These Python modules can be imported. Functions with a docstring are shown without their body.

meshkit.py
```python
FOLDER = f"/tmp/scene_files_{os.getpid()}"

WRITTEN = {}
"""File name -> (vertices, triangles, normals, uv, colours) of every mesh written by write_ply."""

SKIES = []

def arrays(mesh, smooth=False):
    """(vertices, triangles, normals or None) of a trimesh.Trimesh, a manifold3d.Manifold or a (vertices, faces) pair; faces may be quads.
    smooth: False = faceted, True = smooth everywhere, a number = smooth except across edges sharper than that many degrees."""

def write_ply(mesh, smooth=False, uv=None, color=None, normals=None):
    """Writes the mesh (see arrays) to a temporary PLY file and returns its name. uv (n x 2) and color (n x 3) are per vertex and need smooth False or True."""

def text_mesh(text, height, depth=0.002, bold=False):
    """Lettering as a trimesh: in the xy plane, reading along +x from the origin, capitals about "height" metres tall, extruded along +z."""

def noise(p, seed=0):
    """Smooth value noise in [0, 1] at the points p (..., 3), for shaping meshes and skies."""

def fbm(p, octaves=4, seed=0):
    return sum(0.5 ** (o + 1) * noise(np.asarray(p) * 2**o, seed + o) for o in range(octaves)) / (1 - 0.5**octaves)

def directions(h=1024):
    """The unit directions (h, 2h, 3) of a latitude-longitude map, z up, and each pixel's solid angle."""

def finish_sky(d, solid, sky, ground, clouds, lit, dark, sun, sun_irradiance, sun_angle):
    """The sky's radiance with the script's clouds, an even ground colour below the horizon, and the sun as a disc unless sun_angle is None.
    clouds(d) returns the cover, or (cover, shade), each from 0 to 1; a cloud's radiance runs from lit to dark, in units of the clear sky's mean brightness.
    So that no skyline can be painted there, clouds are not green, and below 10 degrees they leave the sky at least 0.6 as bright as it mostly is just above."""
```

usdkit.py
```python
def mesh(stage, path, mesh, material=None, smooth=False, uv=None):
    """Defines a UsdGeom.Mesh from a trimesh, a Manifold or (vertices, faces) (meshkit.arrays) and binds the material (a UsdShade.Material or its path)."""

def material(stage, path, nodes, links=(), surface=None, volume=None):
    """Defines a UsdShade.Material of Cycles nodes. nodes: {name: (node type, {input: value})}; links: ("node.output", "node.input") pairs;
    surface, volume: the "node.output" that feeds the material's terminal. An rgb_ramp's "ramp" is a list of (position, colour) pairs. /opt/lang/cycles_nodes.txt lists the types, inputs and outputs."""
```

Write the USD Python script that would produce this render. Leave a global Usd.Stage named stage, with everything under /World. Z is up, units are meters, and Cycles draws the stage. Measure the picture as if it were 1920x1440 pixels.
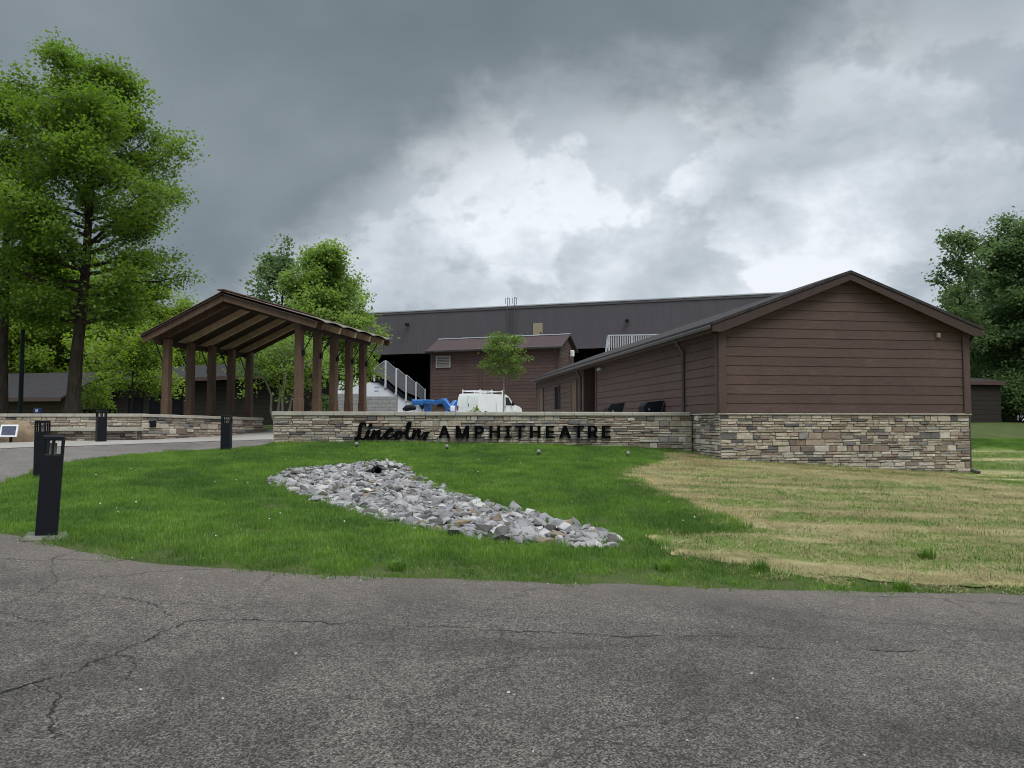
import math, random
import numpy as np
import trimesh, shapely
from shapely.geometry import Polygon, LineString, Point, box as sbox
from shapely.ops import unary_union
from scipy.interpolate import RBFInterpolator
from pxr import Usd, UsdGeom, UsdLux, UsdShade, Gf, Sdf, Vt
import usdkit, meshkit

stage = Usd.Stage.CreateInMemory()
UsdGeom.SetStageUpAxis(stage, 'Z')
UsdGeom.SetStageMetersPerUnit(stage, 1.0)
UsdGeom.Xform.Define(stage, '/World')
UsdGeom.Scope.Define(stage, '/World/Looks')

# ------------------------------------------------------------------ camera, sky, sun, exposure
EYE, FPX, HOR = 1.6, 1450.0, 793.0
PITCH = math.atan((HOR - 720) / FPX)
cam = UsdGeom.Camera.Define(stage, '/World/camera')
cam.CreateHorizontalApertureAttr(36.0)
cam.CreateVerticalApertureAttr(27.0)
cam.CreateFocalLengthAttr(36.0 * FPX / 1920)
cam.CreateClippingRangeAttr(Gf.Vec2f(0.1, 5000))
cam.AddTranslateOp().Set(Gf.Vec3d(0, 0, EYE))
cam.AddRotateXOp().Set(90 + math.degrees(PITCH))
cam.CreateExposureAttr(0.36)

SUN_EL, SUN_AZ = math.radians(58), math.radians(150)
def M(name, nodes, links, surface='p.BSDF', **k):
    return usdkit.material(stage, '/World/Looks/' + name, nodes, links, surface=surface, **k)

def sky_material():
    n = {
        'tc': ('texture_coordinate', {}), 'nv': ('vector_math', {'math_type': 'normalize'}),
        'xyz': ('separate_xyz', {}),
        'zc': ('math', {'math_type': 'maximum', 'value2': 0.0}),
        'zd': ('math', {'math_type': 'add', 'value2': 0.22}),
        'px': ('math', {'math_type': 'divide'}), 'py': ('math', {'math_type': 'divide'}),
        'pl': ('combine_xyz', {'z': 0.0}),
        'n1': ('noise_texture', {'scale': 1.3, 'detail': 7.0, 'roughness': 0.50, 'distortion': 0.1}),
        'map2': ('mapping', {'location': (3.7, 1.3, 0.4), 'scale': (1.0, 1.0, 1.5)}),
        'n2': ('noise_texture', {'scale': 2.0, 'detail': 8.0, 'roughness': 0.52, 'distortion': 0.1}),
        'map3': ('mapping', {'location': (-5.7, 2.3, 1.4), 'scale': (1.0, 1.0, 1.55)}),
        'n3': ('noise_texture', {'scale': 5.6, 'detail': 9.0, 'roughness': 0.60, 'distortion': 0.1}),
        # storm bank: above a slanting edge in the sky ahead
        'a1': ('math', {'math_type': 'multiply_add', 'value2': -0.20, 'value3': -0.395}),
        'm1': ('math', {'math_type': 'add'}),
        'a2': ('math', {'math_type': 'multiply_add', 'value2': -0.74, 'value3': -0.42}),
        'm2': ('math', {'math_type': 'add'}),
        'mx': ('math', {'math_type': 'smoothmax', 'value3': 0.05}),
        'nn': ('math', {'math_type': 'multiply_add', 'value2': 0.40, 'value3': -0.20}),
        'nn3': ('math', {'math_type': 'multiply_add', 'value2': 0.36, 'value3': -0.18}),
        'dk': ('math', {'math_type': 'add'}), 'dk2': ('math', {'math_type': 'add'}),
        'd': ('map_range', {'range_type': 'smoothstep', 'from_min': -0.10, 'from_max': 0.12, 'clamp': True}),
        'up': ('map_range', {'range_type': 'smoothstep', 'from_min': 0.52, 'from_max': 0.8, 'to_min': 1.0, 'to_max': 0.35, 'clamp': True}),
        'fw': ('map_range', {'range_type': 'smoothstep', 'from_min': -0.1, 'from_max': 0.5, 'to_min': 0.35, 'to_max': 1.0, 'clamp': True}),
        'd2': ('math', {'math_type': 'multiply'}), 'd3': ('math', {'math_type': 'multiply'}),
        # thin bright place in the cloud ahead
        'dot': ('vector_math', {'math_type': 'dot_product', 'vector2': (0.150, 0.935, 0.322)}),
        'g': ('map_range', {'range_type': 'smoothstep', 'from_min': 0.86, 'from_max': 1.0, 'clamp': True}),
        'gs': ('math', {'math_type': 'multiply', 'value2': 0.27}),
        'br': ('math', {'math_type': 'add'}), 'n4': ('noise_texture', {'scale': 3.4, 'detail': 9.0, 'roughness': 0.57, 'distortion': 0.15}), 'pf': ('map_range', {'range_type': 'smoothstep', 'from_min': 0.485, 'from_max': 0.535, 'clamp': True}), 'pfs': ('math', {'math_type': 'multiply_add', 'value2': 0.15, 'value3': -0.06}), 'brp': ('math', {'math_type': 'add'}),
        'br2': ('math', {'math_type': 'multiply_add', 'value2': 1.10}), 'brs': ('math', {'math_type': 'add', 'value2': -0.47}),
        'cr': ('rgb_ramp', {'ramp': [(0.12, (0.20, 0.24, 0.27)), (0.36, (0.285, 0.332, 0.370)), (0.60, (0.345, 0.390, 0.432)), (0.74, (0.425, 0.468, 0.515)), (0.88, (0.545, 0.585, 0.635)), (1.0, (0.70, 0.73, 0.78))]}),
        'dcr': ('rgb_ramp', {'ramp': [(0.25, (0.105, 0.134, 0.152)), (0.5, (0.155, 0.188, 0.209)), (0.75, (0.225, 0.262, 0.288))]}),
        'mixd': ('mix_color', {'blend_type': 'mix'}),
        'el': ('map_range', {'range_type': 'smoothstep', 'from_min': 0.50, 'from_max': 1.0, 'to_min': 10.0, 'to_max': 54.0, 'clamp': True}),
        'sc': ('vector_math', {'math_type': 'scale'}),
        'sky': ('sky_texture', {'sky_type': 'single_scattering', 'sun_disc': False, 'sun_elevation': SUN_EL, 'sun_rotation': SUN_AZ}),
        'mixs': ('mix_color', {'blend_type': 'mix', 'fac': 0.96, 'use_clamp': False}),
        'bg': ('background_shader', {'strength': 0.1}),
    }
    l = [('tc.generated', 'nv.vector1'), ('nv.vector', 'xyz.vector'), ('xyz.z', 'zc.value1'), ('zc.value', 'zd.value1'),
         ('xyz.x', 'px.value1'), ('zd.value', 'px.value2'), ('xyz.y', 'py.value1'), ('zd.value', 'py.value2'),
         ('px.value', 'pl.x'), ('py.value', 'pl.y'), ('nv.vector', 'n1.vector'), ('nv.vector', 'map2.vector'), ('map2.vector', 'n2.vector'),
         ('nv.vector', 'map3.vector'), ('map3.vector', 'n3.vector'),
         ('xyz.x', 'a1.value1'), ('a1.value', 'm1.value1'), ('xyz.z', 'm1.value2'),
         ('xyz.x', 'a2.value1'), ('a2.value', 'm2.value1'), ('xyz.z', 'm2.value2'),
         ('m1.value', 'mx.value1'), ('m2.value', 'mx.value2'), ('n1.fac', 'nn.value1'), ('n3.fac', 'nn3.value1'),
         ('mx.value', 'dk.value1'), ('nn.value', 'dk.value2'), ('dk.value', 'dk2.value1'), ('nn3.value', 'dk2.value2'), ('dk2.value', 'd.value'),
         ('xyz.z', 'up.value'), ('xyz.y', 'fw.value'), ('d.result', 'd2.value1'), ('up.result', 'd2.value2'), ('d2.value', 'd3.value1'), ('fw.result', 'd3.value2'),
         ('nv.vector', 'dot.vector1'), ('dot.value', 'g.value'), ('g.result', 'gs.value1'), ('n3.fac', 'br2.value1'), ('n2.fac', 'br2.value3'),
         ('br2.value', 'brs.value1'), ('brs.value', 'br.value1'), ('gs.value', 'br.value2'), ('map2.vector', 'n4.vector'), ('n4.fac', 'pf.value'), ('pf.result', 'pfs.value1'), ('br.value', 'brp.value1'), ('pfs.value', 'brp.value2'), ('brp.value', 'cr.fac'), ('n2.fac', 'dcr.fac'),
         ('d3.value', 'mixd.fac'), ('cr.color', 'mixd.a'), ('dcr.color', 'mixd.b'), ('xyz.z', 'el.value'), ('mixd.result', 'sc.vector1'), ('el.result', 'sc.scale'),
         ('sky.color', 'mixs.a'), ('sc.vector', 'mixs.b'), ('mixs.result', 'bg.color')]
    return usdkit.material(stage, '/World/Looks/overcast_sky', n, l, surface='bg.background')

dome = UsdLux.DomeLight.Define(stage, '/World/sky')
dome.CreateIntensityAttr(1.0)
UsdShade.MaterialBindingAPI.Apply(dome.GetPrim()).Bind(sky_material())
dome.GetPrim().SetCustomDataByKey('kind', 'structure')
sun = UsdLux.DistantLight.Define(stage, '/World/sun')
sun.CreateNormalizeAttr(True); sun.CreateIntensityAttr(0.4); sun.CreateAngleAttr(30.0)
sun.CreateColorAttr(Gf.Vec3f(1.0, 0.96, 0.9))
sd = np.array([math.sin(SUN_AZ) * math.cos(SUN_EL), math.cos(SUN_AZ) * math.cos(SUN_EL), math.sin(SUN_EL)])
sun.AddRotateZOp().Set(math.degrees(-SUN_AZ) + 180 + 180); sun.AddRotateXOp().Set(90 - math.degrees(SUN_EL) + 0.0)
# local -z must point along -sd: start looking down, tilt about x, then turn about z
sun.GetPrim().GetAttribute('xformOp:rotateX').Set(-(90 - math.degrees(SUN_EL)))

# ------------------------------------------------------------------ helpers
used = {}
def numbered(path):
    if path not in used:
        used[path] = 0
        return path
    used[path] += 1
    return f'{path}_{used[path]:03d}'

def tag(p, label=None, cat=None, group=None, kind=None):
    p = p.GetPrim()
    for k, v in (('label', label), ('category', cat), ('group', group), ('kind', kind)):
        if v:
            p.SetCustomDataByKey(k, v)
    return p

def thing(name, label=None, cat=None, loc=(0, 0, 0), rz=0.0, group=None, kind=None):
    x = UsdGeom.Xform.Define(stage, numbered('/World/' + name))
    x.AddTranslateOp().Set(Gf.Vec3d(*map(float, loc)))
    if rz:
        x.AddRotateZOp().Set(float(rz))
    tag(x, label, cat, group, kind)
    return x

def part(parent, name, mesh, mat, smooth=False, label=None, kind=None):
    base = str(parent.GetPath()) if parent is not None else '/World'
    m = usdkit.mesh(stage, numbered(base + '/' + name), mesh, mat, smooth)
    if label or kind:
        tag(m, label, None, None, kind)
    return m

def top(name, mesh, mat, label=None, cat=None, group=None, kind=None, smooth=False):
    m = part(None, name, mesh, mat, smooth)
    tag(m, label, cat, group, kind)
    return m

def at(px, py, Y):
    """World point seen at a photograph pixel at distance Y along the view's ground direction."""
    u, v = (px - 960) / FPX, (720 - py) / FPX
    d = np.array([u, math.cos(PITCH) - v * math.sin(PITCH), math.sin(PITCH) + v * math.cos(PITCH)])
    d = d * (Y / d[1])
    return np.array([d[0], Y, EYE + d[2]])

def cat_(ms):
    return trimesh.util.concatenate(ms)

def bx(c, s, rz=0.0, rx=0.0, ry=0.0):
    m = trimesh.creation.box(s)
    if ry: m.apply_transform(trimesh.transformations.rotation_matrix(ry, [0, 1, 0]))
    if rx: m.apply_transform(trimesh.transformations.rotation_matrix(rx, [1, 0, 0]))
    if rz: m.apply_transform(trimesh.transformations.rotation_matrix(rz, [0, 0, 1]))
    m.apply_translation(c)
    return m

def cbox(c, s, ch=0.01, rz=0.0, rx=0.0, ry=0.0):
    """chamfered box"""
    s = np.array(s, float) / 2
    ch = min(ch, s.min() * 0.6)
    pts = []
    for a in (-1, 1):
        for b in (-1, 1):
            for d in (-1, 1):
                q = np.array([a, b, d]) * s
                for k in range(3):
                    r = q.copy(); 
                    for j in range(3):
                        if j != k: r[j] -= np.sign(r[j]) * ch
                    pts.append(r)
    m = trimesh.convex.convex_hull(np.array(pts))
    if ry: m.apply_transform(trimesh.transformations.rotation_matrix(ry, [0, 1, 0]))
    if rx: m.apply_transform(trimesh.transformations.rotation_matrix(rx, [1, 0, 0]))
    if rz: m.apply_transform(trimesh.transformations.rotation_matrix(rz, [0, 0, 1]))
    m.apply_translation(c)
    return m

def beam(a, b, w, h, up=(0, 0, 1), ch=0.008):
    """rectangular bar from a to b, w wide, h deep"""
    a, b = np.array(a, float), np.array(b, float)
    L = np.linalg.norm(b - a); y = (b - a) / L
    x = np.cross(y, up); x /= np.linalg.norm(x); z = np.cross(x, y)
    m = cbox((0, 0, 0), (w, L, h), ch)
    T = np.eye(4); T[:3, 0], T[:3, 1], T[:3, 2], T[:3, 3] = x, y, z, (a + b) / 2
    m.apply_transform(T)
    return m

def tube(pts, radii, sides=6):
    p = np.asarray(pts, float)
    r = np.broadcast_to(radii, (len(p),))
    t = np.gradient(p, axis=0); t /= np.linalg.norm(t, axis=1, keepdims=True) + 1e-12
    ref = np.where(np.abs(t[:, 2:]) < 0.9, [0, 0, 1.0], [1.0, 0, 0])
    if np.abs(t[:, 2]).max() >= 0.9: ref = np.broadcast_to([1.0, 0.13, 0.0], t.shape)
    a = np.cross(t, ref); a /= np.linalg.norm(a, axis=1, keepdims=True) + 1e-12
    b = np.cross(t, a); ang = np.arange(sides) * 2 * np.pi / sides
    v = p[:, None] + r[:, None, None] * (np.cos(ang)[None, :, None] * a[:, None] + np.sin(ang)[None, :, None] * b[:, None])
    i, j = np.meshgrid(np.arange(len(p) - 1), np.arange(sides), indexing='ij')
    q = np.stack([i * sides + j, i * sides + (j + 1) % sides, (i + 1) * sides + (j + 1) % sides, (i + 1) * sides + j], -1).reshape(-1, 4)
    f = np.vstack([q[:, [0, 2, 1]], q[:, [0, 3, 2]]])
    n = len(p) * sides
    v = np.vstack([v.reshape(-1, 3), p[0], p[-1]])
    k = np.arange(sides)
    f = np.vstack([f, np.stack([np.full(sides, n), k, (k + 1) % sides], 1), np.stack([np.full(sides, n + 1), (len(p) - 1) * sides + (k + 1) % sides, (len(p) - 1) * sides + k], 1)])
    return trimesh.Trimesh(v, f, process=False)

def prism(poly, depth):
    """polygon in (x, z) extruded along +y from 0 to depth"""
    ms = []
    for g in getattr(poly, 'geoms', [poly]):
        if g.geom_type != 'Polygon' or g.area < 1e-6: continue
        ms.append(trimesh.creation.extrude_polygon(g, depth, engine='earcut'))
    m = cat_(ms)
    m.apply_transform(np.array([[1, 0, 0, 0], [0, 0, -1, depth], [0, 1, 0, 0], [0, 0, 0, 1.0]]))
    return m

def sheet(poly, step, zf, dz=0.0, edge_drop=0.0):
    """a surface over a plan polygon that follows zf(x, y) + dz"""
    x0, y0, x1, y1 = poly.bounds
    xs, ys = np.arange(x0, x1 + step, step), np.arange(y0, y1 + step, step)
    X, Y = np.meshgrid(xs, ys, indexing='ij')
    ins = shapely.contains_xy(poly, X.ravel(), Y.ravel()).reshape(X.shape)
    cnt = ins[:-1, :-1] + 0 + ins[1:, :-1] + ins[:-1, 1:] + ins[1:, 1:]
    idx = np.arange(X.size).reshape(X.shape)
    full = cnt == 4
    a, b, c, d = idx[:-1, :-1][full], idx[1:, :-1][full], idx[1:, 1:][full], idx[:-1, 1:][full]
    F = [np.stack([a, b, c], 1), np.stack([a, c, d], 1)]
    V = [np.stack([X.ravel(), Y.ravel()], 1)]
    n = X.size
    near = (cnt > 0) & ~full
    bl = shapely.boundary(poly)
    rest = np.argwhere(~full)
    cells = shapely.box(xs[rest[:, 0]], ys[rest[:, 1]], xs[rest[:, 0] + 1], ys[rest[:, 1] + 1])
    shapely.prepare(poly)
    hit = shapely.intersects(poly, cells)
    for g in shapely.intersection(poly, cells[hit]):
        for q in getattr(g, 'geoms', [g]):
            if q.geom_type != 'Polygon' or q.area < 1e-7: continue
            v, f = trimesh.creation.triangulate_polygon(q, engine='earcut')
            V.append(v); F.append(np.asarray(f) + n); n += len(v)
    v2, f = np.vstack(V), np.vstack(F)
    keep, inv = np.unique(f, return_inverse=True)
    v2, f = v2[keep], inv.reshape(-1, 3)
    q, first, inv = np.unique(np.round(v2, 4), axis=0, return_index=True, return_inverse=True)
    v2, f = v2[first], inv.ravel()[f]
    f = f[(f[:, 0] != f[:, 1]) & (f[:, 1] != f[:, 2]) & (f[:, 0] != f[:, 2])]
    e1, e2 = v2[f[:, 1]] - v2[f[:, 0]], v2[f[:, 2]] - v2[f[:, 0]]
    flip = e1[:, 0] * e2[:, 1] - e1[:, 1] * e2[:, 0] < 0
    f[flip] = f[flip][:, ::-1]
    z = zf(v2[:, 0], v2[:, 1]) + dz
    return trimesh.Trimesh(np.column_stack([v2, z]), f, process=False)

def lin(r, g, b):
    c = np.array([r, g, b]) / 255.0
    return tuple(np.where(c <= 0.04045, c / 12.92, ((c + 0.055) / 1.055) ** 2.4))

def mul(c, k):
    return tuple(float(x) * k for x in c)

# ------------------------------------------------------------------ terrain
CTRL = np.array([
    (0, 0, 0), (-6, 0, .10), (6, 0, -.05), (0, -10, 0), (-15, 0, .3), (15, 0, -.1), (0, 4, .0), (-4, 5, .12), (5, 4, -.06), (-12, 6, .38), (12, 5, -.1),
    (-5.76, 8.7, .33), (-2.37, 7.46, .15), (0, 7.52, .05), (2.33, 7.67, -.05), (5.03, 7.6, -.1), (12, 8, -.12),
    (-5.09, 8.5, .37), (-8.84, 14.5, .58), (-13, 24.5, 1.0), (-8.13, 22.2, .82), (-9.2, 13.9, .52), (-10.2, 17.8, .68), (-9.9, 22.5, .78),
    (-12.9, 27, .98), (-18.2, 27.4, .90), (-10.3, 31.4, 1.18), (-7.4, 24, .98), (-3, 24.2, .97), (1, 24.6, .90), (5.0, 24.7, .72),
    (-4.7, 15, .44), (-3, 12, .31), (1.3, 9.6, .10), (0, 16, .50), (2.5, 18, .50),
    (6.1, 22.8, .50), (10.2, 23.5, .25), (14.4, 24.1, .02), (10, 15, .10), (16, 16, -.05), (17, 27, .2), (18, 32, .55), (27, 48, 1.65), (30, 32, .6),
    (-9.5, 35, 1.35), (-4, 33, 1.62), (2, 33, 1.62), (-8, 50, 1.6), (2, 50, 1.7), (-14, 55, 1.5), (-28, 36, 1.2), (-30, 55, 1.4), (10, 60, 1.7), (20, 60, 1.7), (-18, 34, 1.15), (-18, 15, .75), (-28, 20, .9)], float)
_rbf = RBFInterpolator(CTRL[:, :2], CTRL[:, 2], kernel='thin_plate_spline', smoothing=0.02)
def gz(x, y):
    x, y = np.atleast_1d(np.asarray(x, float)), np.atleast_1d(np.asarray(y, float))
    p = np.column_stack([np.clip(x, -34, 34), np.clip(y, -12, 64)])
    z = _rbf(p)
    r = np.hypot(x, y - 22)
    t = np.clip((r - 38) / 40, 0, 1); t = t * t * (3 - 2 * t)
    far = np.where(y > 0, 1.62, 0.3 + 0 * y)
    return z * (1 - t) + far * t + 0.018 * (meshkit.noise(np.column_stack([x * .9, y * .9, 0 * x])) - .5)
def g1(x, y):
    return float(gz(x, y)[0])
def ground_at(px, py):
    """where the sight line through a photograph pixel meets the ground"""
    lo, hi = 3.0, 60.0
    Ys = np.geomspace(3, 60, 400)
    u, v = (px - 960) / FPX, (720 - py) / FPX
    dy, dz = math.cos(PITCH) - v * math.sin(PITCH), math.sin(PITCH) + v * math.cos(PITCH)
    X, Z = u * Ys / dy, EYE + dz * Ys / dy
    below = np.nonzero(Z < gz(X, Ys))[0]
    k = below[0] if len(below) else len(Ys) - 1
    return np.array([X[k], Ys[k]])
def ground_path(pts):
    return np.array([ground_at(*p) for p in pts])
def smooth_line(p, n=8):
    from scipy.interpolate import PchipInterpolator
    p = np.asarray(p, float)
    t = np.r_[0, np.cumsum(np.linalg.norm(np.diff(p, axis=0), axis=1))]
    tt = np.linspace(0, t[-1], n * (len(p) - 1) + 1)
    return np.column_stack([PchipInterpolator(t, p[:, 0])(tt), PchipInterpolator(t, p[:, 1])(tt)])

# ------------------------------------------------------------------ materials
def grain_mat(name, col, var=0.25, scale=6.0, stretch=(1, 1, 1), rough=0.7, bump=0.0, bscale=None, spec=0.3, col2=None, metal=0.0, coord='position', bdist=0.01):
    c2 = col2 or mul(col, 1 + var)
    c1 = mul(col, 1 - var)
    n = {'g': ('geometry', {}), 'tc': ('texture_coordinate', {}), 'm': ('mapping', {'scale': stretch}),
         'n': ('noise_texture', {'scale': scale, 'detail': 6.0, 'roughness': 0.62}),
         'r': ('rgb_ramp', {'ramp': [(0.3, c1), (0.7, c2)]}),
         'p': ('principled_bsdf', {'roughness': rough, 'specular_ior_level': spec, 'metallic': metal})}
    src = 'g.position' if coord == 'position' else 'tc.object'
    l = [(src, 'm.vector'), ('m.vector', 'n.vector'), ('n.fac', 'r.fac'), ('r.color', 'p.base_color')]
    if bump:
        n['n2'] = ('noise_texture', {'scale': bscale or scale * 4, 'detail': 5.0, 'roughness': 0.65})
        n['b'] = ('bump', {'strength': bump, 'distance': bdist})
        l += [('m.vector', 'n2.vector'), ('n2.fac', 'b.height'), ('b.normal', 'p.normal')]
    return M(name, n, l)

def asphalt_mat(name, dark, light, patch=1.0, fine=70.0, tint=(1, 1, 1)):
    n = {'g': ('geometry', {}),
         'v': ('voronoi_texture', {'scale': fine, 'feature': 'f1'}), 'vb': ('rgb_to_bw', {}),
         'nf': ('noise_texture', {'scale': fine * 2.2, 'detail': 3.0, 'roughness': 0.7}),
         'nm': ('noise_texture', {'scale': 9.0, 'detail': 5.0, 'roughness': 0.65}),
         'nl': ('noise_texture', {'scale': 0.42, 'detail': 9.0, 'roughness': 0.72, 'distortion': 0.5}),
         'wp': ('noise_texture', {'scale': 1.4, 'detail': 5.0, 'roughness': 0.7}), 'ws': ('vector_math', {'math_type': 'scale', 'scale': 0.55}), 'wa': ('vector_math', {'math_type': 'add'}),
         'vc': ('voronoi_texture', {'scale': 0.75, 'feature': 'distance_to_edge'}), 'vl': ('map_range', {'from_min': 0.0, 'from_max': 0.013, 'to_min': 1.0, 'to_max': 0.0, 'clamp': True}),
         'vm': ('noise_texture', {'scale': 0.33, 'detail': 3.0}), 'vk': ('map_range', {'from_min': 0.43, 'from_max': 0.56, 'to_min': 0.0, 'to_max': 0.85 * patch, 'clamp': True}), 'vx': ('math', {'math_type': 'multiply'}),
         'cx': ('mix_color', {'b': (0.018, 0.016, 0.014)}),
         's1': ('math', {'math_type': 'multiply_add', 'value2': 0.55, 'value3': -0.20}),
         's2': ('math', {'math_type': 'multiply_add', 'value2': 0.80}),
         's3': ('math', {'math_type': 'multiply_add', 'value2': 0.16}),
         'r': ('rgb_ramp', {'ramp': [(0.22, mul(dark, 0.45)), (0.42, dark), (0.66, light), (0.80, mul(light, 1.75)), (0.92, mul(light, 3.0))]}),
         'lr': ('rgb_ramp', {'ramp': [(0.36, (0.50, 0.485, 0.475)), (0.46, (0.84, 0.825, 0.81)), (0.60, (1.34, 1.31, 1.27))]}),
         'mx': ('mix_color', {'blend_type': 'multiply', 'fac': 0.9 * patch, 'use_clamp': False}),
         'du': ('attribute', {'attribute': 'dust'}), 'dm': ('mix_color', {'b': (0.135, 0.112, 0.09)}),
         'b': ('bump', {'strength': 0.9, 'distance': 0.008}),
         'p': ('principled_bsdf', {'roughness': 0.78, 'specular_ior_level': 0.35})}
    l = [('g.position', 'v.vector'), ('g.position', 'nf.vector'), ('g.position', 'nm.vector'), ('g.position', 'nl.vector'),
         ('v.color', 'vb.color'), ('vb.val', 's1.value1'), ('nf.fac', 's2.value1'), ('s1.value', 's2.value3'), ('nm.fac', 's3.value1'), ('s2.value', 's3.value3'),
         ('s3.value', 'r.fac'), ('nl.fac', 'lr.fac'), ('r.color', 'mx.a'), ('lr.color', 'mx.b'), ('du.fac', 'dm.fac'), ('mx.result', 'dm.a'), ('dm.result', 'cx.a'), ('cx.result', 'p.base_color'), ('g.position', 'wp.vector'), ('wp.color', 'ws.vector1'), ('g.position', 'wa.vector1'), ('ws.vector', 'wa.vector2'), ('wa.vector', 'vc.vector'), ('vc.distance', 'vl.value'), ('g.position', 'vm.vector'), ('vm.fac', 'vk.value'), ('vl.result', 'vx.value1'), ('vk.result', 'vx.value2'), ('vx.value', 'cx.fac'),
         ('s2.value', 'b.height'), ('b.normal', 'p.normal')]
    return M(name, n, l)

def leaf_mat(name, cols, trans=0.35, rough=0.5):
    n = {'g': ('geometry', {}), 'nz': ('noise_texture', {'scale': 0.55, 'detail': 3.0}),
         'a': ('math', {'math_type': 'multiply_add', 'value2': 0.55}), 'h': ('math', {'math_type': 'multiply_add', 'value2': 0.9, 'value3': -0.22}),
         'r': ('rgb_ramp', {'ramp': [(0.1, cols[0]), (0.5, cols[1]), (0.9, cols[2])]}),
         'p': ('principled_bsdf', {'roughness': rough, 'specular_ior_level': 0.35}),
         'hs': ('hsv', {'hue': 0.49, 'saturation': 1.1, 'value': 1.5}),
         't': ('translucent_bsdf', {}), 'x': ('mix_closure', {'fac': trans})}
    l = [('g.position', 'nz.vector'), ('nz.fac', 'h.value1'), ('g.random_per_island', 'a.value1'), ('h.value', 'a.value3'), ('a.value', 'r.fac'),
         ('r.color', 'p.base_color'), ('r.color', 'hs.color'), ('hs.color', 't.color'), ('p.BSDF', 'x.closure1'), ('t.BSDF', 'x.closure2')]
    return M(name, n, l, surface='x.closure')

SID = (0.084, 0.0515, 0.0435)
def siding_mat(name, col):
    n = {'g': ('geometry', {}), 'm': ('mapping', {'scale': (1.0, 1.0, 9.0)}), 'n': ('noise_texture', {'scale': 3.0, 'detail': 7.0, 'roughness': 0.66}),
         'r': ('rgb_ramp', {'ramp': [(0.3, mul(col, .76)), (0.5, col), (0.72, mul(col, 1.28))]}),
         'mv': ('mapping', {'scale': (.8, .8, .35)}), 'nv': ('noise_texture', {'scale': 1.6, 'detail': 6.0, 'roughness': 0.6}), 'rv': ('rgb_ramp', {'ramp': [(0.32, (.88, .89, .90)), (0.5, (1, 1, 1)), (0.70, (1.10, 1.09, 1.08))]}),
         'x': ('mix_color', {'blend_type': 'multiply', 'fac': 1.0, 'use_clamp': False}), 'n2': ('noise_texture', {'scale': 14.0, 'detail': 6.0, 'roughness': 0.7}), 'b': ('bump', {'strength': 0.5, 'distance': 0.007}),
         'p': ('principled_bsdf', {'roughness': 0.62, 'specular_ior_level': 0.3})}
    return M(name, n, [('g.position', 'm.vector'), ('m.vector', 'n.vector'), ('n.fac', 'r.fac'), ('g.position', 'mv.vector'), ('mv.vector', 'nv.vector'), ('nv.fac', 'rv.fac'), ('r.color', 'x.a'), ('rv.color', 'x.b'), ('x.result', 'p.base_color'), ('m.vector', 'n2.vector'), ('n2.fac', 'b.height'), ('b.normal', 'p.normal')])
siding_mats = [siding_mat(f'brown_siding_{"abcd"[k]}', mul(SID, q)) for k, q in enumerate((0.93, 1.0, 1.07, 1.03))]
trim_mat = grain_mat('brown_trim', mul(SID, 0.92), 0.15, 4.0, (1, 1, .3), 0.55, 0.15, 30.0)
fascia_mat = grain_mat('dark_brown_fascia', mul(SID, .55), 0.18, 4.0, (1, 1, .5), 0.6, 0.15, 30.0)
roof_mat = grain_mat('shingle_roof', (0.040, 0.034, 0.034), 0.35, 7.0, (1, 1, 1), 0.9, 0.5, 40.0, 0.2)
redroof_mat = grain_mat('maroon_shingle_roof', (0.062, 0.042, 0.042), 0.25, 7.0, (1, 1, 1), 0.9, 0.4, 30.0, 0.2)
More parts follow.
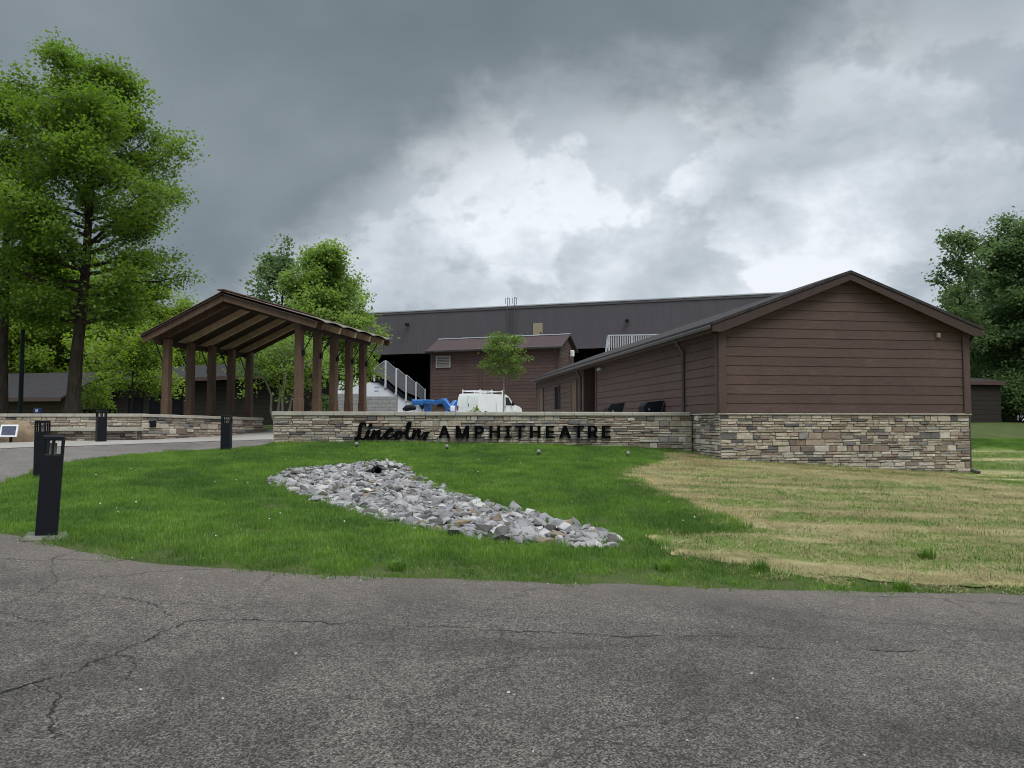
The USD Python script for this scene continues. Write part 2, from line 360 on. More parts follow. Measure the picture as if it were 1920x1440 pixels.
greyroof_mat = grain_mat('grey_shingle_roof', (0.030, 0.027, 0.027), 0.3, 5.0, (1, 1, 1), 0.9, 0.4, 20.0, 0.2)
theatre_mat = grain_mat('dark_metal_cladding', (0.088, 0.076, 0.085), 0.08, 0.8, (1, 1, .3), 0.5, 0.0, 1, 0.4)
dark_mat = grain_mat('black_interior', (0.010, 0.010, 0.013), 0.2, 2.0, rough=0.9, spec=0.1)
gutter_mat = grain_mat('dark_gutter_metal', (0.045, 0.038, 0.036), 0.12, 3.0, rough=0.35, spec=0.5)
cope_mat = grain_mat('limestone_coping', (0.36, 0.335, 0.28), 0.16, 3.5, rough=0.85, bump=0.25, bscale=60.0, spec=0.2)
mortar_mat = grain_mat('stone_mortar', (0.14, 0.125, 0.108), 0.25, 14.0, rough=0.95, spec=0.1)
STONES_ = [(0.36, .315, .25), (0.30, .26, .20), (0.40, .36, .30), (0.20, .155, .12), (0.145, .115, .095), (0.20, .185, .17), (0.118, .110, .105), (0.29, .225, .175), (0.082, .078, .078), (0.34, .31, .26), (.25, .215, .17)]
STONES = [mul(c, 1.16) for c in STONES_]
STONE_W = [17, 13, 11, 12, 8, 9, 7, 8, 4, 9, 9]
stone_mats = [grain_mat(f'ledge_stone_{"abcdefghijk"[k]}', c, 0.24, 9.0, (1, 1, 2.0), 0.88, 0.6, 45.0, 0.2, bdist=0.012) for k, c in enumerate(STONES)]
black_mat = grain_mat('black_powder_coat', (0.007, 0.0075, 0.011), 0.15, 8.0, rough=0.5, spec=0.18)
letter_mat = grain_mat('black_letter_metal', (0.003, 0.003, 0.0035), 0.1, 8.0, rough=0.9, spec=0.05)
conc_mat = grain_mat('pale_concrete', (0.27, 0.25, 0.225), 0.14, 1.6, rough=0.9, bump=0.2, bscale=60.0, spec=0.2)
oldconc_mat = grain_mat('mossy_concrete', (0.13, 0.13, 0.105), 0.35, 7.0, rough=0.95, bump=0.5, bscale=30.0, spec=0.15)
cmu_mat = grain_mat('grey_block', (0.24, 0.235, 0.23), 0.14, 2.5, rough=0.9, spec=0.2)
wood_mat = grain_mat('stained_timber', (0.110, 0.066, 0.042), 0.30, 5.0, (1, 1, .25), 0.6, 0.25, 30.0)
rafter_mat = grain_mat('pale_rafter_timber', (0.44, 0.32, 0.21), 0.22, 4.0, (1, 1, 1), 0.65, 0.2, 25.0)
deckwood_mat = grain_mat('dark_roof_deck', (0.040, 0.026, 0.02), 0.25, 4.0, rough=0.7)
metalroof_mat = grain_mat('tan_metal_roof', (0.16, 0.12, 0.095), 0.15, 3.0, rough=0.45, spec=0.5)
rail_mat = grain_mat('pale_grey_rail_paint', (0.46, 0.47, 0.49), 0.06, 3.0, rough=0.5)
white_mat = grain_mat('white_paint', (0.74, 0.75, 0.76), 0.05, 3.0, rough=0.4, spec=0.45)
vanwhite_mat = grain_mat('van_white_paint', (0.70, 0.71, 0.70), 0.06, 2.0, rough=0.28, spec=0.5)
wrap_mat = grain_mat('white_housewrap', (0.62, 0.64, 0.68), 0.08, 1.2, rough=0.6)
glass_mat = M('dark_vehicle_glass', {'p': ('principled_bsdf', {'base_color': (0.02, 0.024, 0.028), 'roughness': 0.08, 'specular_ior_level': 0.6})}, [])
blue_mat = grain_mat('blue_machine_paint', (0.022, 0.12, 0.36), 0.2, 3.0, rough=0.4, spec=0.5)
tyre_mat = grain_mat('tyre_rubber', (0.018, 0.018, 0.018), 0.2, 9.0, rough=0.85)
galv_mat = grain_mat('galvanised_steel', (0.42, 0.43, 0.45), 0.1, 5.0, rough=0.45, metal=0.3)
mesh_mat = grain_mat('grey_mesh_panel', (0.11, 0.11, 0.125), 0.1, 5.0, rough=0.7)
tan_mat = grain_mat('tan_door_paint', (0.30, 0.245, 0.17), 0.06, 3.0, rough=0.6)
lens_mat = grain_mat('pale_lamp_glass', (0.22, 0.215, 0.185), 0.1, 20.0, rough=0.35)
bark_mat = grain_mat('dark_bark', (0.050, 0.040, 0.032), 0.45, 5.0, (1.6, 1.6, .35), 0.95, 0.9, 9.0, 0.1, bdist=0.05)
palebark_mat = grain_mat('pale_bark', (0.26, 0.24, 0.21), 0.3, 5.0, (1, 1, .4), 0.9, 0.4, 14.0, 0.15)
rock_cols = [(0.230, .222, .221), (0.165, .158, .157), (0.285, .275, .270), (0.090, .083, .078), (0.37, .355, .335), (0.19, .15, .11), (0.205, .196, .202)]
rock_mats = [grain_mat(f'riprap_{"abcdefg"[k]}', c, 0.22, 8.0, rough=0.9, bump=0.55, bscale=35.0, spec=0.2, bdist=0.015) for k, c in enumerate(rock_cols)]
pebble_mat = grain_mat('pale_pebble', (0.34, .33, .31), 0.3, 9.0, rough=0.9)
brownrock_mat = grain_mat('brown_rock', (0.20, .15, .10), 0.35, 6.0, rough=0.9, bump=0.6, bscale=22.0, spec=0.2, bdist=0.03)
olive_mat = grain_mat('dark_brown_boards', (0.024, 0.019, 0.015), 0.2, 3.0, (1, 1, 6), rough=0.8)
tanwall_mat = grain_mat('olive_brown_boards', (0.070, 0.050, 0.034), 0.2, 3.0, (1, 1, 6), rough=0.8)
soil_mat = M('lawn_soil', {'g': ('geometry', {}), 'n': ('noise_texture', {'scale': 1.3, 'detail': 7.0, 'roughness': 0.65}), 'n2': ('noise_texture', {'scale': 26.0, 'detail': 5.0, 'roughness': 0.7}),
    'm': ('math', {'math_type': 'multiply_add', 'value2': 0.5}), 'a': ('math', {'math_type': 'multiply', 'value2': 0.5}),
    'r': ('rgb_ramp', {'ramp': [(0.30, (0.030, 0.055, 0.012)), (0.50, (0.060, 0.080, 0.024)), (0.66, (0.115, 0.10, 0.055)), (0.78, (0.17, 0.14, 0.095))]}),
    'b': ('bump', {'strength': 0.8, 'distance': 0.03}), 'p': ('principled_bsdf', {'roughness': 0.95, 'specular_ior_level': 0.1})},
    [('g.position', 'n.vector'), ('g.position', 'n2.vector'), ('n.fac', 'a.value1'), ('a.value', 'm.value3'), ('n2.fac', 'm.value1'), ('m.value', 'r.fac'), ('r.color', 'p.base_color'), ('n2.fac', 'b.height'), ('b.normal', 'p.normal')])
def blade_mat(name, cols, trans=0.3):
    n = {'g': ('geometry', {}), 'oi': ('object_info', {}), 'nz': ('noise_texture', {'scale': 0.7, 'detail': 6.0, 'roughness': 0.8}),
         'a': ('math', {'math_type': 'multiply_add', 'value2': 0.45}), 'h': ('math', {'math_type': 'multiply_add', 'value2': 2.2, 'value3': -0.85}),
         'r': ('rgb_ramp', {'ramp': [(0.05, cols[0]), (0.45, cols[1]), (0.8, cols[2]), (1.0, cols[3])]}),
         'p': ('principled_bsdf', {'roughness': 0.55, 'specular_ior_level': 0.3}), 't': ('translucent_bsdf', {}), 'x': ('mix_closure', {'fac': trans})}
    l = [('g.position', 'nz.vector'), ('nz.fac', 'h.value1'), ('g.random_per_island', 'a.value1'), ('h.value', 'a.value3'), ('a.value', 'r.fac'),
         ('r.color', 'p.base_color'), ('r.color', 't.color'), ('p.BSDF', 'x.closure1'), ('t.BSDF', 'x.closure2')]
    return M(name, n, l, surface='x.closure')
grass_mat = blade_mat('grass_blades', [(0.052, 0.112, 0.014), (0.122, 0.222, 0.024), (0.215, 0.310, 0.048), (0.36, 0.37, 0.13)])
strawblade_mat = blade_mat('straw_fibres', [(0.26, 0.215, 0.10), (0.40, 0.340, 0.17), (0.52, 0.455, 0.25), (0.60, 0.54, 0.34)], 0.2)

# ------------------------------------------------------------------ ground, road, path
def spaced(lo, hi, step, far):
    a = np.arange(lo, hi + 1e-6, step)
    g = step * 1.35 ** np.arange(1, 60); g = np.cumsum(g); g = g[g < far]
    return np.r_[lo - g[::-1], a, hi + g]
gx, gy = spaced(-26, 30, 0.4, 1800), spaced(-2, 62, 0.4, 1800)
GX, GY = np.meshgrid(gx, gy, indexing='ij')
gi = np.arange(GX.size).reshape(GX.shape)
gq = np.stack([gi[:-1, :-1].ravel(), gi[1:, :-1].ravel(), gi[1:, 1:].ravel(), gi[:-1, 1:].ravel()], 1)
gv = np.column_stack([GX.ravel(), GY.ravel(), gz(GX.ravel(), GY.ravel())])
top('ground', (gv, gq), soil_mat, kind='structure', smooth=True)

rng = np.random.default_rng(5)
edge_px = [(0, 1003), (90, 1022), (200, 1047), (330, 1064), (500, 1076), (700, 1086), (960, 1094), (1200, 1101), (1400, 1107), (1650, 1113), (1920, 1120)]
edge = ground_path(edge_px)
edge = np.vstack([[-40, 16], [-16, 12.2], [-9.3, 10.4], edge, [edge[-1] + (4, .12)], [edge[-1] + (14, 1.2)], [50, 12]])
edge = smooth_line(edge, 24)
e_n = meshkit.fbm(np.column_stack([edge[:, 0] * 2.2, edge[:, 1] * 2.2, 0 * edge[:, 0]]), 4, 3) - .5
edge[:, 1] += 0.16 * e_n
road_poly = Polygon(np.vstack([edge, [[50, -14], [-40, -14]]])).buffer(0)
asphalt = asphalt_mat('worn_asphalt', (0.024, 0.0207, 0.0185), (0.118, 0.1015, 0.0890), fine=98.0)
path_asphalt = asphalt_mat('pale_path_asphalt', (0.085, 0.073, 0.066), (0.150, 0.132, 0.12), 0.5)
road = thing('road', kind='structure')
rm = sheet(road_poly, 0.3, gz, 0.012)
rs_m = part(road, 'asphalt_surface', (rm.vertices, rm.faces), asphalt, True)
dd_ = shapely.distance(LineString(edge), shapely.points(rm.vertices[:, :2]))
dust = .55 * np.exp(-(dd_ / (.28 + .9 * meshkit.fbm(np.column_stack([rm.vertices[:, :2] * .7, 0 * dd_]), 3, 6))) ** 1.6)
UsdGeom.PrimvarsAPI(rs_m).CreatePrimvar('dust', Sdf.ValueTypeNames.FloatArray, 'vertex').Set(Vt.FloatArray.FromNumpy(dust.astype(np.float32)))
crack_mat = grain_mat('crack_tar', (0.020, 0.0175, 0.016), 0.3, 30.0, rough=0.95)
def crack(pts, w, seed):
    r = np.random.default_rng(seed)
    p = smooth_line(ground_path(pts), 26)
    nrm = np.gradient(p, axis=0); nrm = np.column_stack([-nrm[:, 1], nrm[:, 0]]); nrm /= np.linalg.norm(nrm, axis=1, keepdims=True) + 1e-9
    j = np.cumsum(r.normal(0, .012, len(p))); j -= np.linspace(j[0], j[-1], len(p))
    p = p + nrm * (j + r.normal(0, .006, len(p)))[:, None]
    ww = .92 * w * np.clip(meshkit.noise(np.column_stack([np.arange(len(p)) * .21, np.full(len(p), seed), 0 * np.arange(len(p))])) * 1.1, .30, .85)
    ww[0] = ww[-1] = 0.0015
    a, b = p + nrm * ww[:, None], p - nrm * ww[:, None]
    v = np.vstack([a, b]); n = len(p); k = np.arange(n - 1)
    f = np.stack([k, k + n, k + n + 1, k + 1], 1)
    v = np.column_stack([v, gz(v[:, 0], v[:, 1]) + 0.0165])
    m = trimesh.Trimesh(v, np.vstack([f[:, [0, 1, 2]], f[:, [0, 2, 3]]]), process=False)
    if m.face_normals[:, 2].mean() < 0: m.invert()
    return m
for k, (pts, w) in enumerate([([(0, 1306), (120, 1272), (250, 1216), (345, 1171), (400, 1163)], .011), ([(400, 1163), (560, 1171), (760, 1181), (980, 1192), (1140, 1198), (1385, 1199)], .009),
        ([(1405, 1214), (1560, 1221), (1760, 1230), (1925, 1243)], .008), ([(345, 1171), (300, 1146), (240, 1124)], .006), ([(220, 1234), (244, 1256), (240, 1280)], .007),
        ([(1790, 1229), (1835, 1205), (1922, 1208)], .006), ([(62, 1290), (116, 1330), (104, 1392)], .007), ([(345, 1171), (420, 1146), (520, 1128)], .006),
        ([(1660, 1190), (1760, 1196), (1800, 1186), (1921, 1192)], .004), ([(0, 1150), (90, 1166), (180, 1160)], .005)]):
    part(road, 'crack', crack(pts, w, k + 1), crack_mat)

lawn_edge_px = [(0, 909), (60, 889), (130, 869), (220, 857), (320, 848), (405, 846), (440, 843), (515, 832)]
lawn_edge = ground_path(lawn_edge_px)
curb_px = [(0, 843), (80, 840), (150, 838), (230, 836), (300, 833), (400, 829), (515, 826)]
curb = ground_path(curb_px)
path_poly = Polygon(np.vstack([[-30, 14.6], [-15.5, 12.0], [-9.9, 11.3], smooth_line(lawn_edge, 10), curb[::-1], [-30, curb[0][1]]])).buffer(0)
top('path', sheet(path_poly, 0.5, gz, 0.018), path_asphalt, kind='structure', smooth=True)
apron_poly = Polygon(np.vstack([curb, [-7.3, 25.2], [-7.0, 31], [-9.5, 36], [-11, 36], [-10.2, 31.6], [-12.9, 27.2], [-30, 26.6], [-30, curb[0][1]]])).buffer(0)
top('pavement', sheet(apron_poly, 0.5, gz, 0.030), conc_mat, kind='structure', smooth=True)
yard_poly = Polygon([(-6.6, 25.2), (5.6, 26.0), (1.0, 52), (6, 58), (12, 70), (-24, 74), (-24, 58), (-7.5, 46), (-5.3, 42), (-6.6, 31)]).buffer(0)
top('courtyard', sheet(yard_poly, 1.0, gz, 0.045), conc_mat, kind='structure', smooth=True)

# ------------------------------------------------------------------ stone veneer
def stone_mesh(L, h, rng, depth=0.05):
    """one split-faced stone: x along the wall 0..L, z 0..h, front towards -y"""
    ch = min(.014, h * .16)
    pr = rng.uniform(.010, .045)
    back = np.array([(0, 0.02, 0), (L, 0.02, 0), (L, 0.02, h), (0, 0.02, h)], float)
    mid = np.array([(0, -pr * .55, 0), (L, -pr * .55, 0), (L, -pr * .55, h), (0, -pr * .55, h)], float)
    mid[:, 0] += rng.uniform(-.004, .004, 4); mid[:, 2] += rng.uniform(-.005, .005, 4)
    fr = np.array([(ch, 0, ch), (L * .5, 0, ch * .9), (L - ch, 0, ch), (L - ch, 0, h - ch), (L * .5, 0, h - ch * .9), (ch, 0, h - ch)], float)
    fr[:, 1] = -pr - rng.uniform(0, .016, 6); fr[:, 0] += rng.uniform(-.006, .006, 6); fr[:, 2] += rng.uniform(-.005, .005, 6)
    v = np.vstack([back, mid, fr])
    f = [(4, 5, 9), (4, 9, 8), (5, 10, 9), (5, 6, 11), (5, 11, 10), (6, 7, 12), (6, 12, 11), (7, 13, 12), (7, 4, 8), (7, 8, 13), (8, 9, 12), (8, 12, 13), (9, 10, 11), (9, 11, 12)]
    for a, b in ((0, 1), (1, 2), (2, 3), (3, 0)):
        f += [(a, b, b + 4), (a, b + 4, a + 4)]
    return trimesh.Trimesh(v, f, process=False)

class shear_part:
    """the copings and courses of a run follow the slope of the path"""
    on = None
def lowered(m):
    if shear_part.on is not None:
        a, u, k = shear_part.on
        v = m.vertices.copy(); v[:, 2] += k * np.clip((v[:, :2] - a) @ u, 0, None); m = trimesh.Trimesh(v, m.faces, process=False)
    return m

def veneer(parent, A, B, ztop, seed, zb=None, scale=1.0, cap=300):
    """courses of ledge stone on the line A-B (front to the right-hand side of... the -normal), down to the ground"""
    rng = np.random.default_rng(seed)
    A, B = np.array(A, float), np.array(B, float)
    L = np.linalg.norm(B - A); ux = (B - A) / L; ang = math.atan2(ux[1], ux[0])
    zg = lambda s: (g1(*(A + ux * min(max(s, 0), L))) if zb is None else zb)
    zmin = min(zg(s) for s in np.linspace(0, L, 9)) - .12
    out, z = [], ztop
    while z > zmin:
        H = rng.uniform(.155, .21) * scale
        s = 0.0
        while s < L - 1e-6:
            run = min(rng.uniform(.5, 1.3) * scale, L - s)
            if L - s - run < .25 * scale: run = L - s
            rows = [(z - H, H)] if rng.random() < .16 else (lambda q: [(z - H, H * q), (z - H + H * q, H * (1 - q))])(rng.uniform(.38, .62))
            if rng.random() < .10: rows = [(z - H, H * .34), (z - H * .66, H * .33), (z - H * .33, H * .33)]
            for zz, h in rows:
                t = s
                while t < s + run - 1e-6:
                    l = min(rng.uniform(.20, .56) * scale, s + run - t)
                    if s + run - t - l < .13 * scale: l = s + run - t
                    if zz + h > zg(t + l / 2) - .04:
                        out.append((t, zz, l, h))
                    t += l
            s += run
        z -= H
    out.sort(key=lambda q: -q[2] * q[3])
    w = np.array(STONE_W) / sum(STONE_W)
    R = trimesh.transformations.rotation_matrix(ang, [0, 0, 1])
    left = []
    for k, (t, zz, l, h) in enumerate(out):
        m = stone_mesh(l - .012, h - .012, rng)
        m.apply_translation((t + .006, 0, zz + .006)); m.apply_transform(R); m.apply_translation((A[0], A[1], 0)); m = lowered(m)
        if k < cap: part(parent, 'stone', m, stone_mats[rng.choice(len(STONES), p=w)])
        else: left.append(m)
    if left:
        part(parent, 'small_stones', cat_(left), stone_mats[1], kind='stuff')
    return len(out)

def wall_box(A, B, z0, z1, t, inset=0.0, grow=0.0):
    """solid behind the line A-B (to its left), thickness t"""
    A, B = np.array(A, float), np.array(B, float)
    L = np.linalg.norm(B - A); u = (B - A) / L; nrm = np.array([-u[1], u[0]])
    c = (A + B) / 2 + nrm * (inset + t / 2)
    return bx((c[0], c[1], (z0 + z1) / 2), (L + 2 * grow, t, z1 - z0), math.atan2(u[1], u[0]))

# the sign wall
SA, SB = np.array([-7.37, 24.0]), np.array([5.80, 25.0])
su = (SB - SA) / np.linalg.norm(SB - SA); sn = np.array([-su[1], su[0]])
SL = np.linalg.norm(SB - SA); sang = math.atan2(su[1], su[0])
ZC = 1.95
sw = thing('sign_wall', 'low ledgestone retaining wall with pale coping that carries the black sign lettering', 'wall')
part(sw, 'wall_core', wall_box(SA, SB, 0.3, ZC - .125, .36, .0), mortar_mat)
veneer(sw, SA, SB, ZC - .125, 11)
veneer(sw, SA + sn * .36, SA, ZC - .125, 12)
nc = 14; xs = np.linspace(-.07, SL - .06, nc + 1)
for k in range(nc):
    c = SA + su * (xs[k] + xs[k + 1]) / 2 + sn * .17
    part(sw, 'coping_stone', cbox((c[0], c[1], ZC - .06), (xs[k + 1] - xs[k] - .010, .50, .12), .012, sang), cope_mat)

# lettering on the wall
sg = thing('sign_lettering', 'black raised letters reading Lincoln AMPHITHEATRE on the stone wall', 'sign')
def on_wall(m, s, z, off=.075):
    m.apply_transform(np.array([[1, 0, 0, 0], [0, 0, -1, 0], [0, 1, 0, 0], [0, 0, 0, 1.0]]))   # xy lettering -> xz, facing -y
    m.apply_translation((s, -off, z)); m.apply_transform(trimesh.transformations.rotation_matrix(sang, [0, 0, 1])); m.apply_translation((SA[0], SA[1], 0))
    return m
def wall_s(px):
    t = (px - 960) / FPX
    return (t * SA[1] - SA[0]) / (su[0] - t * su[1])
LH = .375
zl = at(980, 821.5, 24.6)[2]
for ch, px in zip('AMPHITHEATRE', (833.5, 867, 898.5, 927.5, 952.3, 974.5, 1002.8, 1030.5, 1058.5, 1084, 1110.5, 1135.5)):
    m = meshkit.text_mesh(ch, LH, .05, bold=True)
    fat = m.copy()
    w = m.bounds[1][0] - m.bounds[0][0]
    m.apply_translation((-(m.bounds[0][0] + m.bounds[1][0]) / 2, -m.bounds[0][1], 0))
    # heavier stroke: union of slightly shifted copies
    ms = []
    for dx in (-.012, .012):
        q = m.copy(); q.apply_translation((dx, 0, 0.0004 * (dx > 0))); ms.append(q)
    m = cat_(ms)
    zz = at(px, 821.8, 24.55)[2]
    part(sg, 'letter', on_wall(m, wall_s(px), zl), letter_mat)

def brush(strokes, wthick, wthin):
    shapes = []
    for st in strokes:
        p = smooth_line(st, 14)
        d = np.gradient(p, axis=0); d /= np.linalg.norm(d, axis=1, keepdims=True) + 1e-9
        down = np.clip(-d[:, 1] * .9 + .12 - .25 * d[:, 0], 0, 1)
        w = wthin + (wthick - wthin) * np.convolve(np.pad(down, 4, 'edge'), np.ones(9) / 9, 'valid')
        for a, b, r0, r1 in zip(p[:-1], p[1:], w[:-1], w[1:]):
            shapes.append(unary_union([Point(a).buffer(r0, 6), Point(b).buffer(r1, 6)]).convex_hull)
    return unary_union(shapes).simplify(.002)
# script letters in photo pixels relative to (668, 824), y up
LET = {
 'L': [[(18, 27), (16, 31), (11, 30), (8, 22), (7, 12), (4, 4), (0, 3), (3, 1), (9, 3), (14, 2), (17, 4), (20, 9)]],
 'i': [[(19, 6), (24, 17), (21, 8), (21, 4), (24, 3), (29, 8), (32, 14)], [(27.5, 27.5), (26.5, 26.5)]],
 'n': [[(32, 14), (34, 17), (33, 10), (31, 3), (35, 10), (41, 17), (43.5, 16), (42, 9), (42.5, 4), (46, 3), (51, 8)]],
 'c': [[(50, 6), (54, 12), (61, 19), (66, 21), (67, 18), (62, 17), (57, 12), (55, 6), (58, 3), (64, 5), (70, 9)]],
 'o': [[(83, 15), (78, 15), (74, 10), (74, 4), (78, 2), (83, 7), (84, 13), (82, 16), (86, 13), (91, 15)]],
 'l': [[(88, 11), (95, 18), (100, 26), (101, 32), (97.5, 31), (95, 22), (94, 11), (95, 4), (99, 2), (105, 8)]],
 'm': [[(104, 6), (108, 18), (107, 10), (105.5, 4), (110, 12), (115, 19), (117, 17), (116, 9), (117.5, 5), (122, 8), (126, 13), (135, 13.5)], [(131, 13), (129, 8), (127, 4)]],
}
PXM = 24.4 / FPX
for nm, st in LET.items():
    poly = brush([np.array(s, float) * PXM for s in st], .056, .030)
    if nm == 'i': poly = poly.union(Point(27 * PXM, 27 * PXM).buffer(.058))
    m = cat_([trimesh.creation.extrude_polygon(g, .05, engine='earcut') for g in getattr(poly, 'geoms', [poly])])
    part(sg, 'script_letter', on_wall(m, wall_s(668), at(700, 824, 24.2)[2] - .02), letter_mat)

# ------------------------------------------------------------------ siding
def boards(parent, A, B, outline, z0, pitch, seed, t=.022, lip=.012):
    """lap boards on the line A-B; outline: polygon in (s, z); each course its own board"""
    rng = np.random.default_rng(seed)
    A, B = np.array(A, float), np.array(B, float)
    u = (B - A) / np.linalg.norm(B - A); ang = math.atan2(u[1], u[0])
    R = trimesh.transformations.rotation_matrix(ang, [0, 0, 1])
    x0, _, x1, z1 = outline.bounds
    z = z0
    while z < z1 - .02:
        g = outline.intersection(sbox(x0 - 1, z, x1 + 1, z + pitch - .012))
        low = outline.intersection(sbox(x0 - 1, z, x1 + 1, z + pitch))
        L_ = x1 - x0
        cuts = [x0 - 1] + sorted(c for c in (x0 + rng.uniform(.8, 4.6) + 4.88 * np.arange(12)) if c < x1 - .5) + [x1 + 1]
        whole = g
        for c0, c1 in zip(cuts[:-1], cuts[1:]):
            g = whole.intersection(sbox(c0 + .0012, z - 1, c1 - .0012, z + 2))
            if g.area < .01: continue
            m = prism(g, t)                                        # y 0..t
            v = m.vertices.copy()
            frac = (v[:, 2] - z) / pitch
            v[:, 1] = np.where(v[:, 1] < t * .5, -t - .012 * (1 - frac), 0.0)   # the foot of a board stands proud of the one below
            m = trimesh.Trimesh(v, m.faces, process=False)
            m.apply_transform(R); m.apply_translation((A[0], A[1], 0))
            part(parent, 'siding_board', m, siding_mats[rng.integers(4)])
        z += pitch

def place(m, A, ang, z=0.0):
    m.apply_transform(trimesh.transformations.rotation_matrix(ang, [0, 0, 1])); m.apply_translation((A[0], A[1], z))
    return m

# ------------------------------------------------------------------ right-hand building
TH = math.radians(8.8)
U, V = np.array([math.cos(TH), math.sin(TH)]), np.array([-math.sin(TH), math.cos(TH)])
C0 = np.array([6.19, 23.0])
GW, TM, T2, T3 = 8.21, 14.05, 16.4, 29.4
C1 = C0 + U * GW
ZS, ZE, ZR = 1.885, 4.52, 6.05     # siding foot, eave, ridge (wall faces)
hb = thing('concession_building', 'long brown gabled building with lap siding over a tan ledgestone base', 'building')
# cores, set behind the faces
corner = lambda s, t: C0 + U * s + V * t
def core(s0, s1, t0, t1, z0, z1):
    c = corner((s0 + s1) / 2, (t0 + t1) / 2)
    return bx((c[0], c[1], (z0 + z1) / 2), (s1 - s0, t1 - t0, z1 - z0), TH)
part(hb, 'stone_base_core', core(.0, GW, .0, TM, -.6, ZS - .03), mortar_mat)
gable = Polygon([(0, ZS), (GW, ZS), (GW, ZE), (GW / 2, ZR), (0, ZE)])
gm = prism(Polygon([(.03, ZS), (GW - .03, ZS), (GW - .03, ZE), (GW / 2, ZR), (.03, ZE)]), TM - .06)
part(hb, 'wall_core', place(gm, corner(0, .03), TH), trim_mat)
ns = veneer(hb, C0, C1, ZS - .045, 21)
side = thing('x', None, None) if False else None
boards(hb, C0, C1, Polygon([(.19, ZS + .02), (GW - .19, ZS + .02), (GW - .19, ZE + .06), (GW / 2, ZR - .02), (.19, ZE + .06)]), ZS + .02, .283, 31)
# side wall: its outward face is to the left (-U); run it from far to near so that the front is on the right hand
boards(hb, corner(0, TM), C0, Polygon([(.16, ZS + .02), (TM - .19, ZS + .02), (TM - .19, ZE), (.16, ZE)]), ZS + .02, .283, 32)
part(hb, 'corner_board', cbox((*corner(.065, -.025), (ZS + ZE) / 2 + .0), (.23, .11, ZE - ZS + .03), .008, TH), trim_mat)
part(hb, 'corner_board', cbox((*corner(-.025, .125), (ZS + ZE) / 2 - .01), (.10, .185, ZE - ZS), .008, TH), trim_mat)
part(hb, 'corner_board', cbox((*corner(GW - .065, -.025), (ZS + ZE) / 2 + .0), (.23, .11, ZE - ZS + .03), .008, TH), trim_mat)
part(hb, 'corner_board', cbox((*corner(-.02, TM - .06), (ZS + ZE) / 2 - .01), (.09, .16, ZE - ZS), .008, TH), trim_mat)
part(hb, 'stone_ledge', cbox((*corner(GW / 2, .0), ZS - .015), (GW + .14, .16, .045), .01, TH), cope_mat)
part(hb, 'stone_ledge', cbox((*corner(.0, TM / 2 + .1), ZS - .015), (.13, TM - .1, .045), .01, TH), cope_mat)
# roof
OV, RK = .34, .32
sl = (ZR - ZE) / (GW / 2)
def roof_slab(sgn):
    a0, a1 = (GW / 2, GW + OV) if sgn > 0 else (-OV, GW / 2)
    zt = lambda s: ZR + .10 - abs(s - GW / 2) * sl
    pts = Polygon([(a0, zt(a0)), (a1, zt(a1)), (a1, zt(a1) + .09), (a0, zt(a0) + .09)])
    return pts
ROOFLEN = T3 + .3
for sgn in (-1, 1):
    part(hb, 'roof', place(prism(roof_slab(sgn), ROOFLEN + RK), corner(0, -RK - .02), TH), roof_mat)
ztop = lambda s: ZR + .08 - abs(s - GW / 2) * sl
for sgn in (-1, 1):
    e = -OV if sgn < 0 else GW + OV
    fp = Polygon([(GW / 2, ztop(GW / 2)), (e, ztop(e)), (e, ztop(e) - .185), (e - .0 + (.30 if sgn < 0 else -.30), ztop(e) - .185), (GW / 2, ztop(GW / 2) - .19)])
    part(hb, 'rake_fascia', place(prism(fp, .045), corner(0, -RK + .0), TH), fascia_mat)
    part(hb, 'soffit', place(prism(Polygon([(GW / 2, ZR + .06), (e, ztop(e) - .06), (e, ztop(e) - .09), (GW / 2, ZR + .03)]), RK - .06), corner(0, -RK + .05), TH), trim_mat)
part(hb, 'eave_fascia', cbox((*corner(-OV + .03, ROOFLEN / 2 - .2), ztop(-OV) - .10), (.04, ROOFLEN, .18), .006, TH), trim_mat)
part(hb, 'eave_soffit', cbox((*corner(-OV / 2 + .03, ROOFLEN / 2 - .1), ztop(-OV) - .165), (OV - .04, ROOFLEN - .4, .03), .004, TH), trim_mat)
part(hb, 'gutter', cbox((*corner(-OV - .052, ROOFLEN / 2 - .25), ztop(-OV) - .055), (.12, ROOFLEN, .11), .02, TH), gutter_mat)
part(hb, 'gutter', cbox((*corner(GW + OV + .052, ROOFLEN / 2 - .25), ztop(GW + OV) - .055), (.12, ROOFLEN, .11), .02, TH), gutter_mat)
def downspout(s, t, zt, zb_, sgn=-1, kick=True, over=OV):
    p = [corner(s + sgn * over, t), corner(s + sgn * over * .8, t), corner(s + sgn * .075, t), corner(s + sgn * .075, t)]
    z = [zt, zt - .10, zt - .42, zb_]
    pts = [(*q, h) for q, h in zip(p, z)]
    if kick:
        pts += [(*corner(s + sgn * .10, t - .05), zb_ - .06), (*corner(s + sgn * .14, t - .32), zb_ - .12)]
    return tube(np.array(pts), .062, 8)
part(hb, 'downspout', downspout(0, 2.75, ztop(-OV) - .1, .9, kick=False), gutter_mat)
part(hb, 'downspout', downspout(GW, .10, ztop(GW + OV) - .1, g1(*corner(GW + .1, -.1)) + .16, 1), gutter_mat)
part(hb, 'wall_lamp', cbox((*corner(GW - 1.02, -.07), 4.33), (.11, .10, .15), .015, TH), tan_mat)
part(hb, 'wall_lamp', cbox((*corner(-.08, TM - .75), at(1125, 689, 35)[2]), (.10, .55, .13), .015, TH), galv_mat)
# stone on the side face, as far as the sign wall hides it
veneer(hb, corner(0, 2.25), C0, ZS - .045, 22, cap=120)
